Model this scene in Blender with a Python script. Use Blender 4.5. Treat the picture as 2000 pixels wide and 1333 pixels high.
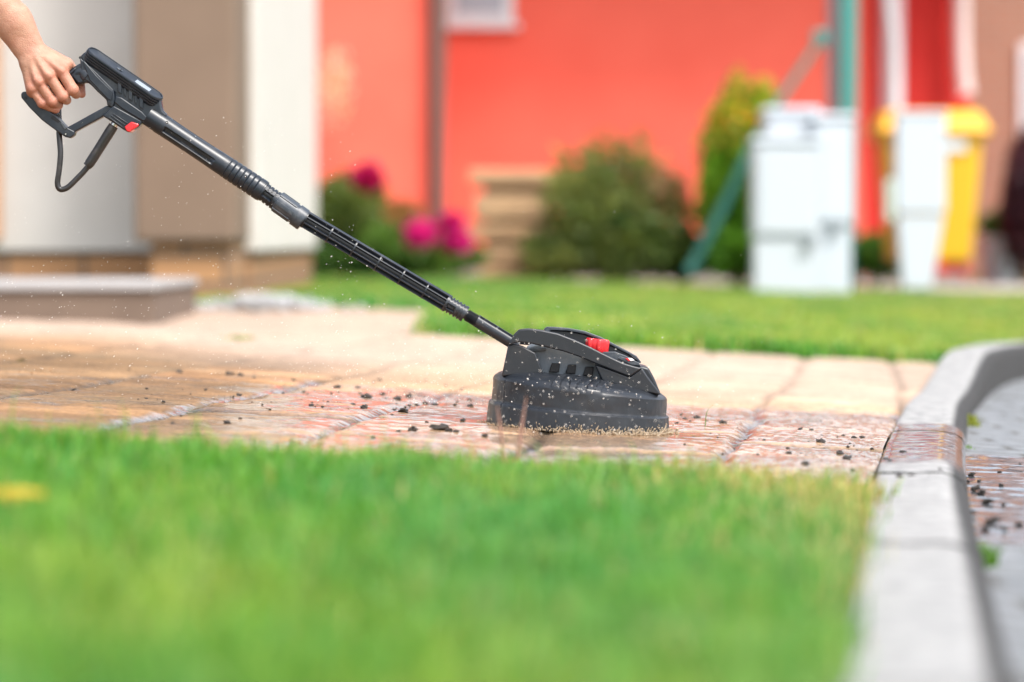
import bpy, bmesh, math, random
import numpy as np
from mathutils import Vector, Matrix, Quaternion
R = math.radians
random.seed(7); rng = np.random.default_rng(7)
for o in list(bpy.data.objects): bpy.data.objects.remove(o)
SC = bpy.context.scene
COL = SC.collection

# ------------------------------------------------------------------ camera, sky, sun, exposure
F = 5555.0; CAMZ = 0.30; D0 = 4.55; K = D0/F           # K: metres per photo pixel at the tool
PITCH = math.atan((666.5-470)/F)                        # looks slightly upward/downward
cam = bpy.data.objects.new('camera', bpy.data.cameras.new('camera')); COL.objects.link(cam)
cam.location = (0, 0, CAMZ); cam.rotation_euler = (R(90)-PITCH, 0, 0)
cam.data.lens = 100; cam.data.sensor_width = 36; cam.data.clip_end = 500; cam.data.clip_start = 0.05
cam.data.dof.use_dof = True; cam.data.dof.focus_distance = 4.55; cam.data.dof.aperture_fstop = 2.4
cam.data.dof.aperture_blades = 0
SC.camera = cam
SUN_EL, SUN_AZ = R(57), R(140)      # azimuth clockwise from +Y: from the right and behind the camera
world = bpy.data.worlds.new("World"); SC.world = world; world.use_nodes = True
wn = world.node_tree; wn.nodes.clear()
sky = wn.nodes.new('ShaderNodeTexSky'); sky.sky_type = 'NISHITA'; sky.sun_disc = False
sky.sun_elevation = SUN_EL; sky.sun_rotation = SUN_AZ; sky.air_density = 1.0; sky.dust_density = 3.0; sky.ozone_density = 1.0
bg = wn.nodes.new('ShaderNodeBackground'); bg.inputs[1].default_value = 0.15
wo = wn.nodes.new('ShaderNodeOutputWorld'); hs = wn.nodes.new('ShaderNodeHueSaturation'); hs.inputs['Saturation'].default_value = .45   # hazy white sky
wn.links.new(sky.outputs[0], hs.inputs['Color']); wn.links.new(hs.outputs[0], bg.inputs[0]); wn.links.new(bg.outputs[0], wo.inputs[0])
sun = bpy.data.objects.new('sun', bpy.data.lights.new('sun', 'SUN')); COL.objects.link(sun)
sun.data.energy = 1.5; sun.data.angle = R(14); sun.data.color = (1, .95, .88)
sd = Vector((math.sin(SUN_AZ)*math.cos(SUN_EL), math.cos(SUN_AZ)*math.cos(SUN_EL), math.sin(SUN_EL)))
sun.rotation_euler = sd.to_track_quat('Z', 'Y').to_euler()
SC.view_settings.view_transform = 'Standard'; SC.view_settings.look = 'None'
SC.view_settings.exposure = 1.42; SC.view_settings.gamma = 1
SC.render.engine = 'CYCLES'
SC.cycles.use_denoising = True; SC.cycles.max_bounces = 6; SC.cycles.transparent_max_bounces = 6
SC.cycles.sample_clamp_indirect = 4; SC.cycles.caustics_reflective = False; SC.cycles.caustics_refractive = False

# ------------------------------------------------------------------ helpers
def P(px, py, y=D0):
    """world point at depth y seen at photo pixel (px, py)"""
    a = (px-1000)/F; b = (666.5-py)/F
    dy = math.cos(PITCH) + b*math.sin(PITCH); dz = -math.sin(PITCH) + b*math.cos(PITCH)
    return Vector((a*y/dy, y, CAMZ + dz*y/dy))
def G(px, py, w=0):
    """point of the tool: photo pixel in the focus plane, w pixels towards the camera"""
    p = P(px, py); p.y -= w*K; return p
def tag(o, label=None, cat=None, group=None, kind=None):
    if label: o['label'] = label
    if cat: o['category'] = cat
    if group: o['group'] = group
    if kind: o['kind'] = kind
    return o
def empty(name, loc, label=None, cat=None, group=None):
    o = bpy.data.objects.new(name, None); COL.objects.link(o); o.location = loc
    o.empty_display_size = .05
    return tag(o, label, cat, group)
def link(name, me, m=None, parent=None, smooth=True, bevel=0, segs=2):
    if m is not None and not me.materials: me.materials.append(m)
    if smooth: me.polygons.foreach_set('use_smooth', [True]*len(me.polygons))
    o = bpy.data.objects.new(name, me); COL.objects.link(o)
    if parent is not None:
        o.parent = parent; o.matrix_parent_inverse = Matrix.Translation(parent.location).inverted()
    if bevel:
        b = o.modifiers.new('bevel', 'BEVEL'); b.width = bevel; b.segments = segs; b.limit_method = 'ANGLE'; b.angle_limit = R(35)
        b.harden_normals = False
    return o
def bm_obj(name, bm, m, parent=None, smooth=False, bevel=0, segs=2, sharp=35):
    bmesh.ops.recalc_face_normals(bm, faces=bm.faces)
    me = bpy.data.meshes.new(name); bm.to_mesh(me); bm.free()
    o = link(name, me, m, parent, smooth, bevel, segs)
    if smooth: 
        try: me.set_sharp_from_angle(angle=R(sharp))
        except Exception: pass
    return o
def arr_mesh(name, V, Fq=None, Ft=None):
    """mesh from numpy arrays: quads and/or triangles"""
    me = bpy.data.meshes.new(name); V = np.asarray(V, np.float32)
    nq = 0 if Fq is None else len(Fq); nt = 0 if Ft is None else len(Ft)
    me.vertices.add(len(V)); me.vertices.foreach_set('co', V.ravel())
    loops = []
    if nq: loops.append(np.asarray(Fq, np.int32).ravel())
    if nt: loops.append(np.asarray(Ft, np.int32).ravel())
    loops = np.concatenate(loops)
    me.loops.add(len(loops)); me.loops.foreach_set('vertex_index', loops)
    me.polygons.add(nq+nt)
    st = np.concatenate([np.arange(nq)*4, nq*4+np.arange(nt)*3]).astype(np.int32)
    me.polygons.foreach_set('loop_start', st)
    me.update(calc_edges=True); me.validate()
    return me
def attr(me, name, vals, dim=1):
    if dim == 1:
        a = me.attributes.new(name, 'FLOAT', 'POINT'); a.data.foreach_set('value', np.asarray(vals, np.float32).ravel())
    else:
        a = me.attributes.new(name, 'FLOAT_COLOR', 'POINT')
        v = np.asarray(vals, np.float32); v = np.concatenate([v, np.ones((len(v), 1), np.float32)], 1)
        a.data.foreach_set('color', v.ravel())
def box(bm, c, s, rot=None):
    """box with centre c and full sizes s"""
    r = bmesh.ops.create_cube(bm, size=1)
    M = Matrix.Translation(Vector(c)) @ (rot.to_4x4() if rot is not None else Matrix.Identity(4)) @ Matrix.Diagonal((*s, 1))
    bmesh.ops.transform(bm, matrix=M, verts=r['verts']); return r['verts']
def grid_faces(nu, nv, closed_v=False):
    i = np.arange(nu-1)[:, None]; jn = nv if closed_v else nv-1
    j = np.arange(jn)[None, :]; j2 = (j+1) % nv
    a = i*nv+j; b = (i+1)*nv+j; c = (i+1)*nv+j2; d = i*nv+j2
    return np.stack([a+0*j, b+0*j, c, d], -1).reshape(-1, 4)
def tube_rf(name, a, b, rf, m, parent, nu=120, nt=48, caps=True, us=None):
    """tube from a to b with radius rf(u metres, theta); theta 0 faces the camera, 90 deg is up"""
    a = Vector(a); b = Vector(b); ax = (b-a); L = ax.length; ax.normalize()
    side = Vector((0, -1, 0)); side = (side - ax*side.dot(ax)).normalized(); up = ax.cross(side)
    if up.z < 0: up = -up
    us = np.linspace(0, L, nu) if us is None else np.asarray(us)
    th = np.linspace(0, 2*np.pi, nt, endpoint=False)
    U, T = np.meshgrid(us, th, indexing='ij'); Rr = rf(U, T)*np.ones_like(U)
    V = (np.array(a)[None, None] + U[..., None]*np.array(ax) + (Rr*np.cos(T))[..., None]*np.array(side) + (Rr*np.sin(T))[..., None]*np.array(up))
    nu = len(us); V = V.reshape(-1, 3); fq = grid_faces(nu, nt, True); ft = None
    if caps:
        V = np.vstack([V, np.array(a), np.array(a)+np.array(ax)*L]); n = nu*nt
        t = np.arange(nt); t2 = (t+1) % nt
        ft = np.concatenate([np.stack([t, t2, np.full(nt, n)], 1), np.stack([(nu-1)*nt+t2, (nu-1)*nt+t, np.full(nt, n+1)], 1)])
    me = arr_mesh(name, V, fq, ft)
    o = link(name, me, m, parent, True)
    me.set_sharp_from_angle(angle=R(40))
    return o
def spline(pts, n):
    """Catmull-Rom through points"""
    p = [np.array(q, float) for q in pts]; p = [2*p[0]-p[1]] + p + [2*p[-1]-p[-2]]; out = []
    seg = len(p)-3
    for k in range(n):
        t = k/(n-1)*seg; i = min(int(t), seg-1); t -= i
        a, b, c, d = p[i:i+4]
        out.append(.5*((2*b)+(-a+c)*t+(2*a-5*b+4*c-d)*t*t+(-a+3*b-3*c+d)*t**3))
    return np.array(out)
def pipe(name, pts, r, m, parent=None, n=40, nt=16, smooth_path=True):
    C = spline(pts, n) if smooth_path else np.array([list(p) for p in pts], float)
    n = len(C); T = np.gradient(C, axis=0); T /= np.linalg.norm(T, axis=1)[:, None]
    rr = np.interp(np.linspace(0, 1, n), np.linspace(0, 1, len(r)), r) if hasattr(r, '__len__') else np.full(n, r)
    nrm = np.cross(T[0], [0, 1, .1]); nrm /= np.linalg.norm(nrm); V = []
    for i in range(n):
        nrm = nrm - T[i]*nrm.dot(T[i]); nrm /= np.linalg.norm(nrm); bn = np.cross(T[i], nrm)
        for j in range(nt):
            a = 2*np.pi*j/nt; V.append(C[i]+rr[i]*(nrm*math.cos(a)+bn*math.sin(a)))
    V += [C[0], C[-1]]; t = np.arange(nt); t2 = (t+1) % nt; N = n*nt
    ft = np.concatenate([np.stack([t2, t, np.full(nt, N)], 1), np.stack([(n-1)*nt+t, (n-1)*nt+t2, np.full(nt, N+1)], 1)])
    me = arr_mesh(name, V, grid_faces(n, nt, True), ft)
    return link(name, me, m, parent, True)
def extr(name, poly, w0, w1, m, parent, bevel=1.2, segs=2, conv=None):
    """outline given in photo pixels in the focus plane, given real thickness from w0 to w1 pixels"""
    conv = conv or G; bm = bmesh.new()
    A = [bm.verts.new(conv(x, y, w0)) for x, y in poly]; B = [bm.verts.new(conv(x, y, w1)) for x, y in poly]
    n = len(poly); bm.faces.new(A); bm.faces.new(B[::-1])
    for i in range(n): bm.faces.new([A[i], B[i], B[(i+1) % n], A[(i+1) % n]])
    bmesh.ops.recalc_face_normals(bm, faces=bm.faces)
    return bm_obj(name, bm, m, parent, True, bevel*K, segs)
# numpy value noise
def _hash(ix, iy, s):
    h = (ix*374761393 + iy*668265263 + s*1442695041) & 0xffffffff
    h = ((h ^ (h >> 13))*1274126177) & 0xffffffff
    return ((h ^ (h >> 16)) & 0xffff)/65535.0
def vnoise(x, y, s=0):
    x = np.asarray(x, float); y = np.asarray(y, float)
    ix = np.floor(x).astype(np.int64); iy = np.floor(y).astype(np.int64); fx = x-ix; fy = y-iy
    fx = fx*fx*(3-2*fx); fy = fy*fy*(3-2*fy)
    a = _hash(ix, iy, s); b = _hash(ix+1, iy, s); c = _hash(ix, iy+1, s); d = _hash(ix+1, iy+1, s)
    return (a*(1-fx)+b*fx)*(1-fy)+(c*(1-fx)+d*fx)*fy
def fbm(x, y, s=0, o=4):
    r = 0; amp = .5
    for k in range(o): r = r + amp*vnoise(x*2**k, y*2**k, s+k*17); amp *= .5
    return r/(1-.5**o)

# ------------------------------------------------------------------ materials
def mat(name, col, rough=.6, metal=0, spec=.5, coat=0, noise=None, bump=None, trans=0, sss=0, alpha=None):
    """noise=(scale, colour2, contrast) ; bump=(scale, strength, distance)"""
    m = bpy.data.materials.new(name); m.use_nodes = True; nt = m.node_tree
    b = nt.nodes['Principled BSDF']; b.inputs['Base Color'].default_value = (*col, 1)
    b.inputs['Roughness'].default_value = rough; b.inputs['Metallic'].default_value = metal
    b.inputs['Specular IOR Level'].default_value = spec; b.inputs['Coat Weight'].default_value = coat
    b.inputs['Transmission Weight'].default_value = trans
    if sss: b.inputs['Subsurface Weight'].default_value = sss; b.inputs['Subsurface Radius'].default_value = (.006, .002, .001); b.inputs['Subsurface Scale'].default_value = 1
    tc = nt.nodes.new('ShaderNodeTexCoord')
    if noise:
        n = nt.nodes.new('ShaderNodeTexNoise'); n.inputs['Scale'].default_value = noise[0]; n.inputs['Detail'].default_value = 6
        nt.links.new(tc.outputs['Object'], n.inputs['Vector'])
        rp = nt.nodes.new('ShaderNodeValToRGB'); c = noise[2]
        rp.color_ramp.elements[0].position = .5-c; rp.color_ramp.elements[1].position = .5+c
        rp.color_ramp.elements[0].color = (*col, 1); rp.color_ramp.elements[1].color = (*noise[1], 1)
        nt.links.new(n.outputs['Fac'], rp.inputs[0]); nt.links.new(rp.outputs[0], b.inputs['Base Color'])
    if bump:
        n = nt.nodes.new('ShaderNodeTexNoise'); n.inputs['Scale'].default_value = bump[0]; n.inputs['Detail'].default_value = 5
        nt.links.new(tc.outputs['Object'], n.inputs['Vector'])
        bp = nt.nodes.new('ShaderNodeBump'); bp.inputs['Strength'].default_value = bump[1]; bp.inputs['Distance'].default_value = bump[2]
        nt.links.new(n.outputs['Fac'], bp.inputs['Height']); nt.links.new(bp.outputs[0], b.inputs['Normal'])
    return m
def plastic(name, col, rough, dirt=(.16, .16, .15), amount=.5):
    """moulded plastic with fine grain, dried spots and scuffs"""
    m = mat(name, col, rough, bump=(900, .06, .0005)); nt = m.node_tree; b = nt.nodes['Principled BSDF']
    tc = nt.nodes.new('ShaderNodeTexCoord')
    n1 = nt.nodes.new('ShaderNodeTexNoise'); n1.inputs['Scale'].default_value = 45; n1.inputs['Detail'].default_value = 8; n1.inputs['Roughness'].default_value = .7
    n2 = nt.nodes.new('ShaderNodeTexVoronoi'); n2.inputs['Scale'].default_value = 210
    for n in (n1, n2): nt.links.new(tc.outputs['Object'], n.inputs['Vector'])
    r1 = nt.nodes.new('ShaderNodeValToRGB'); r1.color_ramp.elements[0].position = .5; r1.color_ramp.elements[1].position = .78
    r1.color_ramp.elements[1].color = (amount, amount, amount, 1)
    r2 = nt.nodes.new('ShaderNodeValToRGB'); r2.color_ramp.elements[0].position = .06; r2.color_ramp.elements[0].color = (amount, amount, amount, 1)
    r2.color_ramp.elements[1].position = .14; r2.color_ramp.elements[1].color = (0, 0, 0, 1)
    nt.links.new(n1.outputs['Fac'], r1.inputs[0]); nt.links.new(n2.outputs['Distance'], r2.inputs[0])
    n3 = nt.nodes.new('ShaderNodeTexNoise'); n3.inputs['Scale'].default_value = 30; nt.links.new(tc.outputs['Object'], n3.inputs['Vector'])
    r3 = nt.nodes.new('ShaderNodeValToRGB'); r3.color_ramp.elements[0].position = .5; r3.color_ramp.elements[1].position = .6; nt.links.new(n3.outputs['Fac'], r3.inputs[0])
    mu = nt.nodes.new('ShaderNodeMath'); mu.operation = 'MULTIPLY'; nt.links.new(r2.outputs[0], mu.inputs[0]); nt.links.new(r3.outputs[0], mu.inputs[1])
    ad = nt.nodes.new('ShaderNodeMath'); ad.operation = 'MAXIMUM'; nt.links.new(r1.outputs[0], ad.inputs[0]); nt.links.new(mu.outputs[0], ad.inputs[1])
    mx = nt.nodes.new('ShaderNodeMixRGB'); mx.inputs[1].default_value = (*col, 1); mx.inputs[2].default_value = (*dirt, 1)
    nt.links.new(ad.outputs[0], mx.inputs[0]); nt.links.new(mx.outputs[0], b.inputs['Base Color'])
    mr = nt.nodes.new('ShaderNodeMapRange'); mr.inputs[3].default_value = rough; mr.inputs[4].default_value = min(1, rough+.17)
    nt.links.new(n1.outputs['Fac'], mr.inputs[0]); nt.links.new(mr.outputs[0], b.inputs['Roughness'])
    return m
M_PL = plastic('anthracite_plastic', (.009, .014, .022), .26, amount=.2)
M_PL2 = plastic('grey_plastic', (.032, .042, .055), .28, (.2, .2, .2))
M_PL3 = plastic('light_grey_plastic', (.10, .12, .14), .4, (.25, .25, .25))
M_PLD = plastic('dark_plastic', (.010, .012, .016), .30, (.1, .1, .1), .35)
M_HEAD = plastic('cleaner_plastic', (.010, .013, .018), .27, (.10, .09, .08), .14)
M_HEAD.node_tree.nodes['Principled BSDF'].inputs['Specular IOR Level'].default_value = .5
M_HOLE = mat('screw_recess', (.004, .004, .005), .6)
M_STEEL = mat('steel', (.5, .48, .45), .25, 1)
M_RED = mat('red_plastic', (.62, .015, .02), .3, coat=.3, bump=(500, .1, .0005))
M_WHITE = mat('white_label', (.75, .76, .78), .4)
M_SILV = mat('label_sheen', (.30, .34, .38), .25, .3)
M_RUB = plastic('hose_rubber', (.014, .013, .013), .28, (.15, .12, .1), .4)

# ------------------------------------------------------------------ terrain
def sstep(a, b, x): t = np.clip((np.asarray(x, float)-a)/(b-a), 0, 1); return t*t*(3-2*t)
def T(x, y):
    f = (1-.42*sstep(9, 17, y)-.35*sstep(17, 24, y))*(1-.5*sstep(6.8, 9, y)*sstep(-.3, -1.1, x))
    return -.058*(np.clip(x, -3.5, 3.2)-.12)*f
KY = np.array([-3, 1.0, 2.06, 3.82, 4.65, 5.99, 7.3, 7.95, 8.7, 10, 12, 16, 24]); KX = np.array([-.5, .09, .241, .488, .616, .835, 1.10, 1.245, 1.46, 2.1, 3.9, 9.0, 21])
_ky = np.linspace(KY[0], KY[-1], 1000); _kx = np.interp(_ky, KY, KX)
for _ in range(6): _kx = np.convolve(np.pad(_kx, 5, 'edge'), np.ones(11)/11, 'valid')
def kerbx(y): return np.interp(y, _ky, _kx)
def kraise(y): return .005 + .062*sstep(6.3, 7.7, y)
def sheet(name, xs, ys, zf, m, xmap=None, kind='structure', holes=None):
    X, Y = np.meshgrid(xs, ys, indexing='ij')
    if xmap is not None: X = xmap(X, Y)
    Z = zf(X, Y); V = np.stack([X, Y, Z], -1).reshape(-1, 3); fq = grid_faces(len(xs), len(ys))
    if holes is not None:
        c = V[fq].mean(1); fq = fq[~holes(c[:, 0], c[:, 1])]
    me = arr_mesh(name, V, fq); o = link(name, me, m, None, True); o['kind'] = kind
    return o, X.reshape(-1), Y.reshape(-1)
M_SOIL = mat('soil', (.09, .075, .035), .95, noise=(3, (.06, .09, .025), .2))
gx = np.unique(np.concatenate([np.linspace(-260, -12, 14), np.linspace(-12, 12, 60), np.linspace(12, 260, 14)]))
gy = np.unique(np.concatenate([np.linspace(-200, -4, 10), np.linspace(-4, 26, 80), np.linspace(26, 300, 14)]))
sheet('ground', gx, gy, lambda x, y: T(x, y)-.10, M_SOIL)

# driveway: stamped natural-stone slabs, real joints in the mesh
COLW = [-9, -4.2, -3.8, -3.45, -3.1, -2.75, -2.4, -2.05, -1.75, -1.42, -1.12, -.80, -.50, -.22, .08, .36, .62]
def slabs(x, y):
    """returns joint distance, slab id noise (0..1) for points"""
    p = x-.13*(y-4.5) + .035*(fbm(x*2.2, y*2.2, 5)-.5)*2 + .007*(vnoise(x*17, y*17, 8)-.5)*2
    q = y + .09*(fbm(x*2.9, y*2.5, 9)-.5)*2 + .10*(x*(.6-1.2*0)) + .010*(vnoise(x*19, y*19, 3)-.5)*2
    ed = np.array([-60]+[v for v in COLW]+[60.]); ci = np.searchsorted(ed, p)
    d1 = np.minimum(np.abs(p-ed[np.clip(ci-1, 0, len(ed)-1)]), np.abs(ed[np.clip(ci, 0, len(ed)-1)]-p))
    off = _hash(ci.astype(np.int64), ci.astype(np.int64)*0, 77)*.8
    L = .30+.22*_hash(ci.astype(np.int64), ci.astype(np.int64)*0, 31)
    t = (q+off)/L; ti = np.floor(t).astype(np.int64); fr = t-ti
    d2 = np.minimum(fr, 1-fr)*L
    return np.minimum(d1, d2), _hash(ci.astype(np.int64), ti, 11), _hash(ci.astype(np.int64), ti, 23)
def pave_h(x, y):
    d, a, b = slabs(x, y); w = .0065+.010*vnoise(x*9, y*9, 51)
    j = np.exp(-(d/w)**2)*np.clip(.50+1.1*vnoise(x*6, y*5, 52), 0, 1)
    h = .006*(fbm(x*5, y*5, 2)-.5) + .0026*(fbm(x*24, y*30, 4)-.5) + .0034*(fbm(x*50, y*70, 84)-.5) + .0016*(fbm(x*110, y*130, 85, 2)-.5) + .0055*(a-.5)
    h += .0016*(1-np.abs(fbm(x*14, y*44, 6, 3)*2-1)) + .0010*(vnoise(x*160, y*160, 12)-.5)
    k = 1-.85*np.exp(-(((x-.105)**2+(y-4.55)**2)/.19**2)**2)      # worn flat where the cleaner stands
    return (h-.0085*j-.001*np.exp(-(d/.03)**2))*k, j, a, b
def wzone(Y): return sstep(3.3, 4.2, Y)*(1-sstep(5.6, 7.2, Y))
def paved(name, xs, ys, xmap=None, holes=None):
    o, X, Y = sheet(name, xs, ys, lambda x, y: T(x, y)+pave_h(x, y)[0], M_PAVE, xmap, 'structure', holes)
    h, j, a, b = pave_h(X, Y)
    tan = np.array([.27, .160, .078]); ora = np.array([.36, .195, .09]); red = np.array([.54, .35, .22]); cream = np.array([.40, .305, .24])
    nz = fbm(X*1.3, Y*1.3, 40); n2 = fbm(X*6, Y*9, 41)
    rz = np.clip(sstep(-.62, -.15, X)*(1-sstep(5.7, 7.2, Y))*1.1-.15+.5*(nz-.5), 0, 1)*np.clip(.55+.9*(b-.35), .25, 1)
    c = tan[None]*(1-a[:, None])+ora[None]*a[:, None]
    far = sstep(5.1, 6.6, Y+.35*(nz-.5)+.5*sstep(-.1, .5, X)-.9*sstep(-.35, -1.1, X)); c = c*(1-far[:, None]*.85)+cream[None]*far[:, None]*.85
    c = c*(1-rz[:, None]*.65)+red[None]*rz[:, None]*.65
    n4 = fbm(X*24, Y*70, 46); c = c*(.42+.60*n2[:, None]+.66*n4[:, None])
    stain = sstep(.50, .72, fbm(X*3.1, Y*5, 44)*(1-.25*far)); c = c*(1-.45*stain[:, None])+np.array([.25, .19, .12])[None]*.45*stain[:, None]
    damp = sstep(.42, .60, fbm(X*1.7, Y*2.6, 88)+.10*wzone(Y))*wzone(Y); c = c*(1-.38*(damp*(1-.6*sstep(-.6, -.1, X)))[:, None])
    jj = (np.clip(j*1.3-.1, 0, 1)*(1-.55*far))[:, None]*(.65+.35*vnoise(X*30, Y*30, 61))[:, None]
    c = c*(1-jj)+np.array([.035, .028, .018])[None]*jj
    wz = sstep(3.4, 3.9, Y)*(1-sstep(5.15, 5.75, Y+.25*(nz-.5)))
    lateral = .12+.88*sstep(-.85, .0, X)
    n3 = .5*fbm(X*7, Y*16, 70)+.5*fbm(X*38, Y*60, 71); wet = wz*(.30+.44*lateral) - n3 + .55*j*wz
    wet = sstep(-.07, .07, wet)*sstep(0, .4, wz)
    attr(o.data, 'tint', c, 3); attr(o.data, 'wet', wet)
    return o
def pave_mat():
    m = bpy.data.materials.new('stamped_stone'); m.use_nodes = True; nt = m.node_tree; b = nt.nodes['Principled BSDF']
    at = nt.nodes.new('ShaderNodeAttribute'); at.attribute_name = 'tint'; aw = nt.nodes.new('ShaderNodeAttribute'); aw.attribute_name = 'wet'
    tc = nt.nodes.new('ShaderNodeTexCoord')
    n = nt.nodes.new('ShaderNodeTexNoise'); n.inputs['Scale'].default_value = 120; n.inputs['Detail'].default_value = 6; nt.links.new(tc.outputs['Object'], n.inputs['Vector'])
    mr = nt.nodes.new('ShaderNodeMapRange'); mr.inputs[1].default_value = .3; mr.inputs[2].default_value = .7; mr.inputs[3].default_value = .75; mr.inputs[4].default_value = 1.25
    nt.links.new(n.outputs['Fac'], mr.inputs[0])
    vm = nt.nodes.new('ShaderNodeVectorMath'); vm.operation = 'SCALE'; nt.links.new(at.outputs['Color'], vm.inputs[0]); nt.links.new(mr.outputs[0], vm.inputs['Scale'])
    dk = nt.nodes.new('ShaderNodeMapRange'); dk.inputs[3].default_value = 1; dk.inputs[4].default_value = 1.0; nt.links.new(aw.outputs['Fac'], dk.inputs[0])
    v2 = nt.nodes.new('ShaderNodeVectorMath'); v2.operation = 'SCALE'; nt.links.new(vm.outputs[0], v2.inputs[0]); nt.links.new(dk.outputs[0], v2.inputs['Scale'])
    nt.links.new(v2.outputs[0], b.inputs['Base Color'])
    rr = nt.nodes.new('ShaderNodeMapRange'); rr.inputs[3].default_value = .75; rr.inputs[4].default_value = .24; nt.links.new(aw.outputs['Fac'], rr.inputs[0])
    nt.links.new(rr.outputs[0], b.inputs['Roughness'])
    b.inputs['Specular IOR Level'].default_value = .3
    cw = nt.nodes.new('ShaderNodeMath'); cw.operation = 'MULTIPLY'; cw.inputs[1].default_value = .9; nt.links.new(aw.outputs['Fac'], cw.inputs[0]); nt.links.new(cw.outputs[0], b.inputs['Coat Weight'])
    b.inputs['Coat Roughness'].default_value = .10
    bp = nt.nodes.new('ShaderNodeBump'); bp.inputs['Strength'].default_value = .9; bp.inputs['Distance'].default_value = .0034; nt.links.new(n.outputs['Fac'], bp.inputs['Height'])
    nt.links.new(bp.outputs[0], b.inputs['Normal'])
    return m
M_PAVE = pave_mat()
us = np.concatenate([np.linspace(-7, -1.5, 50)[:-1], np.linspace(-1.5, 0, 300)])   # distance left of the kerb, plus the kerb offset
ysd = np.concatenate([np.linspace(3.35, 5.9, 540), np.linspace(5.9, 8.35, 200)[1:]])
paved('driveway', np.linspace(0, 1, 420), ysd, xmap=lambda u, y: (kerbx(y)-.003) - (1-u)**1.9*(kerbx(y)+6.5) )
paved('path', np.linspace(-6.4, -.27, 220), np.linspace(8.354, 11.2, 120))

# kerb: swept stones with real joints, lowered at the drive
def kerb():
    cuts = [-3]; y = -2.1
    while y < 15: cuts.append(y); y += .97
    cuts = [c+.15 for c in cuts]
    W = .125; V = []; Fq = []; face_dark = []
    for s in range(len(cuts)-1):
        nr = 150 if 3 < cuts[s] < 5.3 else 24; ys = np.linspace(cuts[s]+.005, cuts[s+1]-.005, nr); base = len(V)
        for y in ys:
            x = float(kerbx(y)); t = np.array([float(kerbx(y+.01)-kerbx(y-.01)), .02]); t /= np.linalg.norm(t); n = np.array([t[1], -t[0]])
            zt = float(T(x, y)+kraise(y))
            jit = .0015*math.sin(s*7.3)
            prof = [(0, -.2), (0, -.004), (.004, 0)]+[(W*q_, .001*math.sin(q_*3.14)) for q_ in (.1, .16, .22, .28, .34, .4, .46, .52, .58, .64, .70)]+[ (W-.030, -.001), (W-.018, -.004), (W-.007, -.012), (W-.001, -.025), (W+.004, -.2)]
            for (a, dz) in prof:
                q = np.array([x, y])+n*a; wb = .0040*(fbm(np.array(q[0]*34), np.array(q[1]*45), 3)-.5)
                V.append((q[0], q[1], zt+dz+jit+float(wb)))
                face_dark.append(1.0 if (a > W-.02 and dz < -.003) else 0.0)  # road-side face mask: its dirt and its shade are both put into the colour
        npf = len(prof); f = grid_faces(nr, npf); Fq.append(f+base)
    me = arr_mesh('kerb', V, np.concatenate(Fq)); V = np.array(V)
    w = sstep(3.7, 4.25, V[:, 1])*(1-sstep(4.95, 5.2, V[:, 1])); w = w*sstep(-.10, .12, w*.72-.5*fbm(V[:, 0]*30, V[:, 1]*25, 5)-.5*fbm(V[:, 0]*90, V[:, 1]*90, 6)+.0)
    attr(me, 'wet', w); attr(me, 'joint', np.array(face_dark)*.95)
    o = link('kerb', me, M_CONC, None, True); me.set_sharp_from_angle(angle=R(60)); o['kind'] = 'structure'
def wetstone(name, c1, c2, scale=25, road=False, grime_shade=(.05, .045, .035)):
    m = bpy.data.materials.new(name); m.use_nodes = True; nt = m.node_tree; b = nt.nodes['Principled BSDF']
    aw = nt.nodes.new('ShaderNodeAttribute'); aw.attribute_name = 'wet'; tc = nt.nodes.new('ShaderNodeTexCoord')
    n = nt.nodes.new('ShaderNodeTexNoise'); n.inputs['Scale'].default_value = scale; n.inputs['Detail'].default_value = 8; nt.links.new(tc.outputs['Object'], n.inputs['Vector'])
    rp = nt.nodes.new('ShaderNodeValToRGB'); rp.color_ramp.elements[0].position = .3; rp.color_ramp.elements[1].position = .7
    rp.color_ramp.elements[0].color = (*c1, 1); rp.color_ramp.elements[1].color = (*c2, 1); nt.links.new(n.outputs['Fac'], rp.inputs[0])
    dk = nt.nodes.new('ShaderNodeMapRange'); dk.inputs[3].default_value = 1; dk.inputs[4].default_value = .5; nt.links.new(aw.outputs['Fac'], dk.inputs[0])
    v2 = nt.nodes.new('ShaderNodeVectorMath'); v2.operation = 'SCALE'; nt.links.new(rp.outputs[0], v2.inputs[0]); nt.links.new(dk.outputs[0], v2.inputs['Scale'])
    if road:
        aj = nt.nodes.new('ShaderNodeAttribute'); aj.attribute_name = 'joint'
        mx = nt.nodes.new('ShaderNodeMixRGB'); mx.inputs[2].default_value = (*grime_shade, 1); nt.links.new(aj.outputs['Fac'], mx.inputs[0]); nt.links.new(v2.outputs[0], mx.inputs[1])
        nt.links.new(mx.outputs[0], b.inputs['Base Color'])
    else: nt.links.new(v2.outputs[0], b.inputs['Base Color'])
    rr = nt.nodes.new('ShaderNodeMapRange'); rr.inputs[3].default_value = .8; rr.inputs[4].default_value = .14; nt.links.new(aw.outputs['Fac'], rr.inputs[0]); nt.links.new(rr.outputs[0], b.inputs['Roughness'])
    nt.links.new(aw.outputs['Fac'], b.inputs['Coat Weight']); b.inputs['Coat Roughness'].default_value = .12
    n2 = nt.nodes.new('ShaderNodeTexNoise'); n2.inputs['Scale'].default_value = 75; n2.inputs['Detail'].default_value = 6; nt.links.new(tc.outputs['Object'], n2.inputs['Vector'])
    bp = nt.nodes.new('ShaderNodeBump'); bp.inputs['Strength'].default_value = .9; bp.inputs['Distance'].default_value = .003; nt.links.new(n2.outputs['Fac'], bp.inputs['Height']); nt.links.new(bp.outputs[0], b.inputs['Normal'])
    return m
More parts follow.
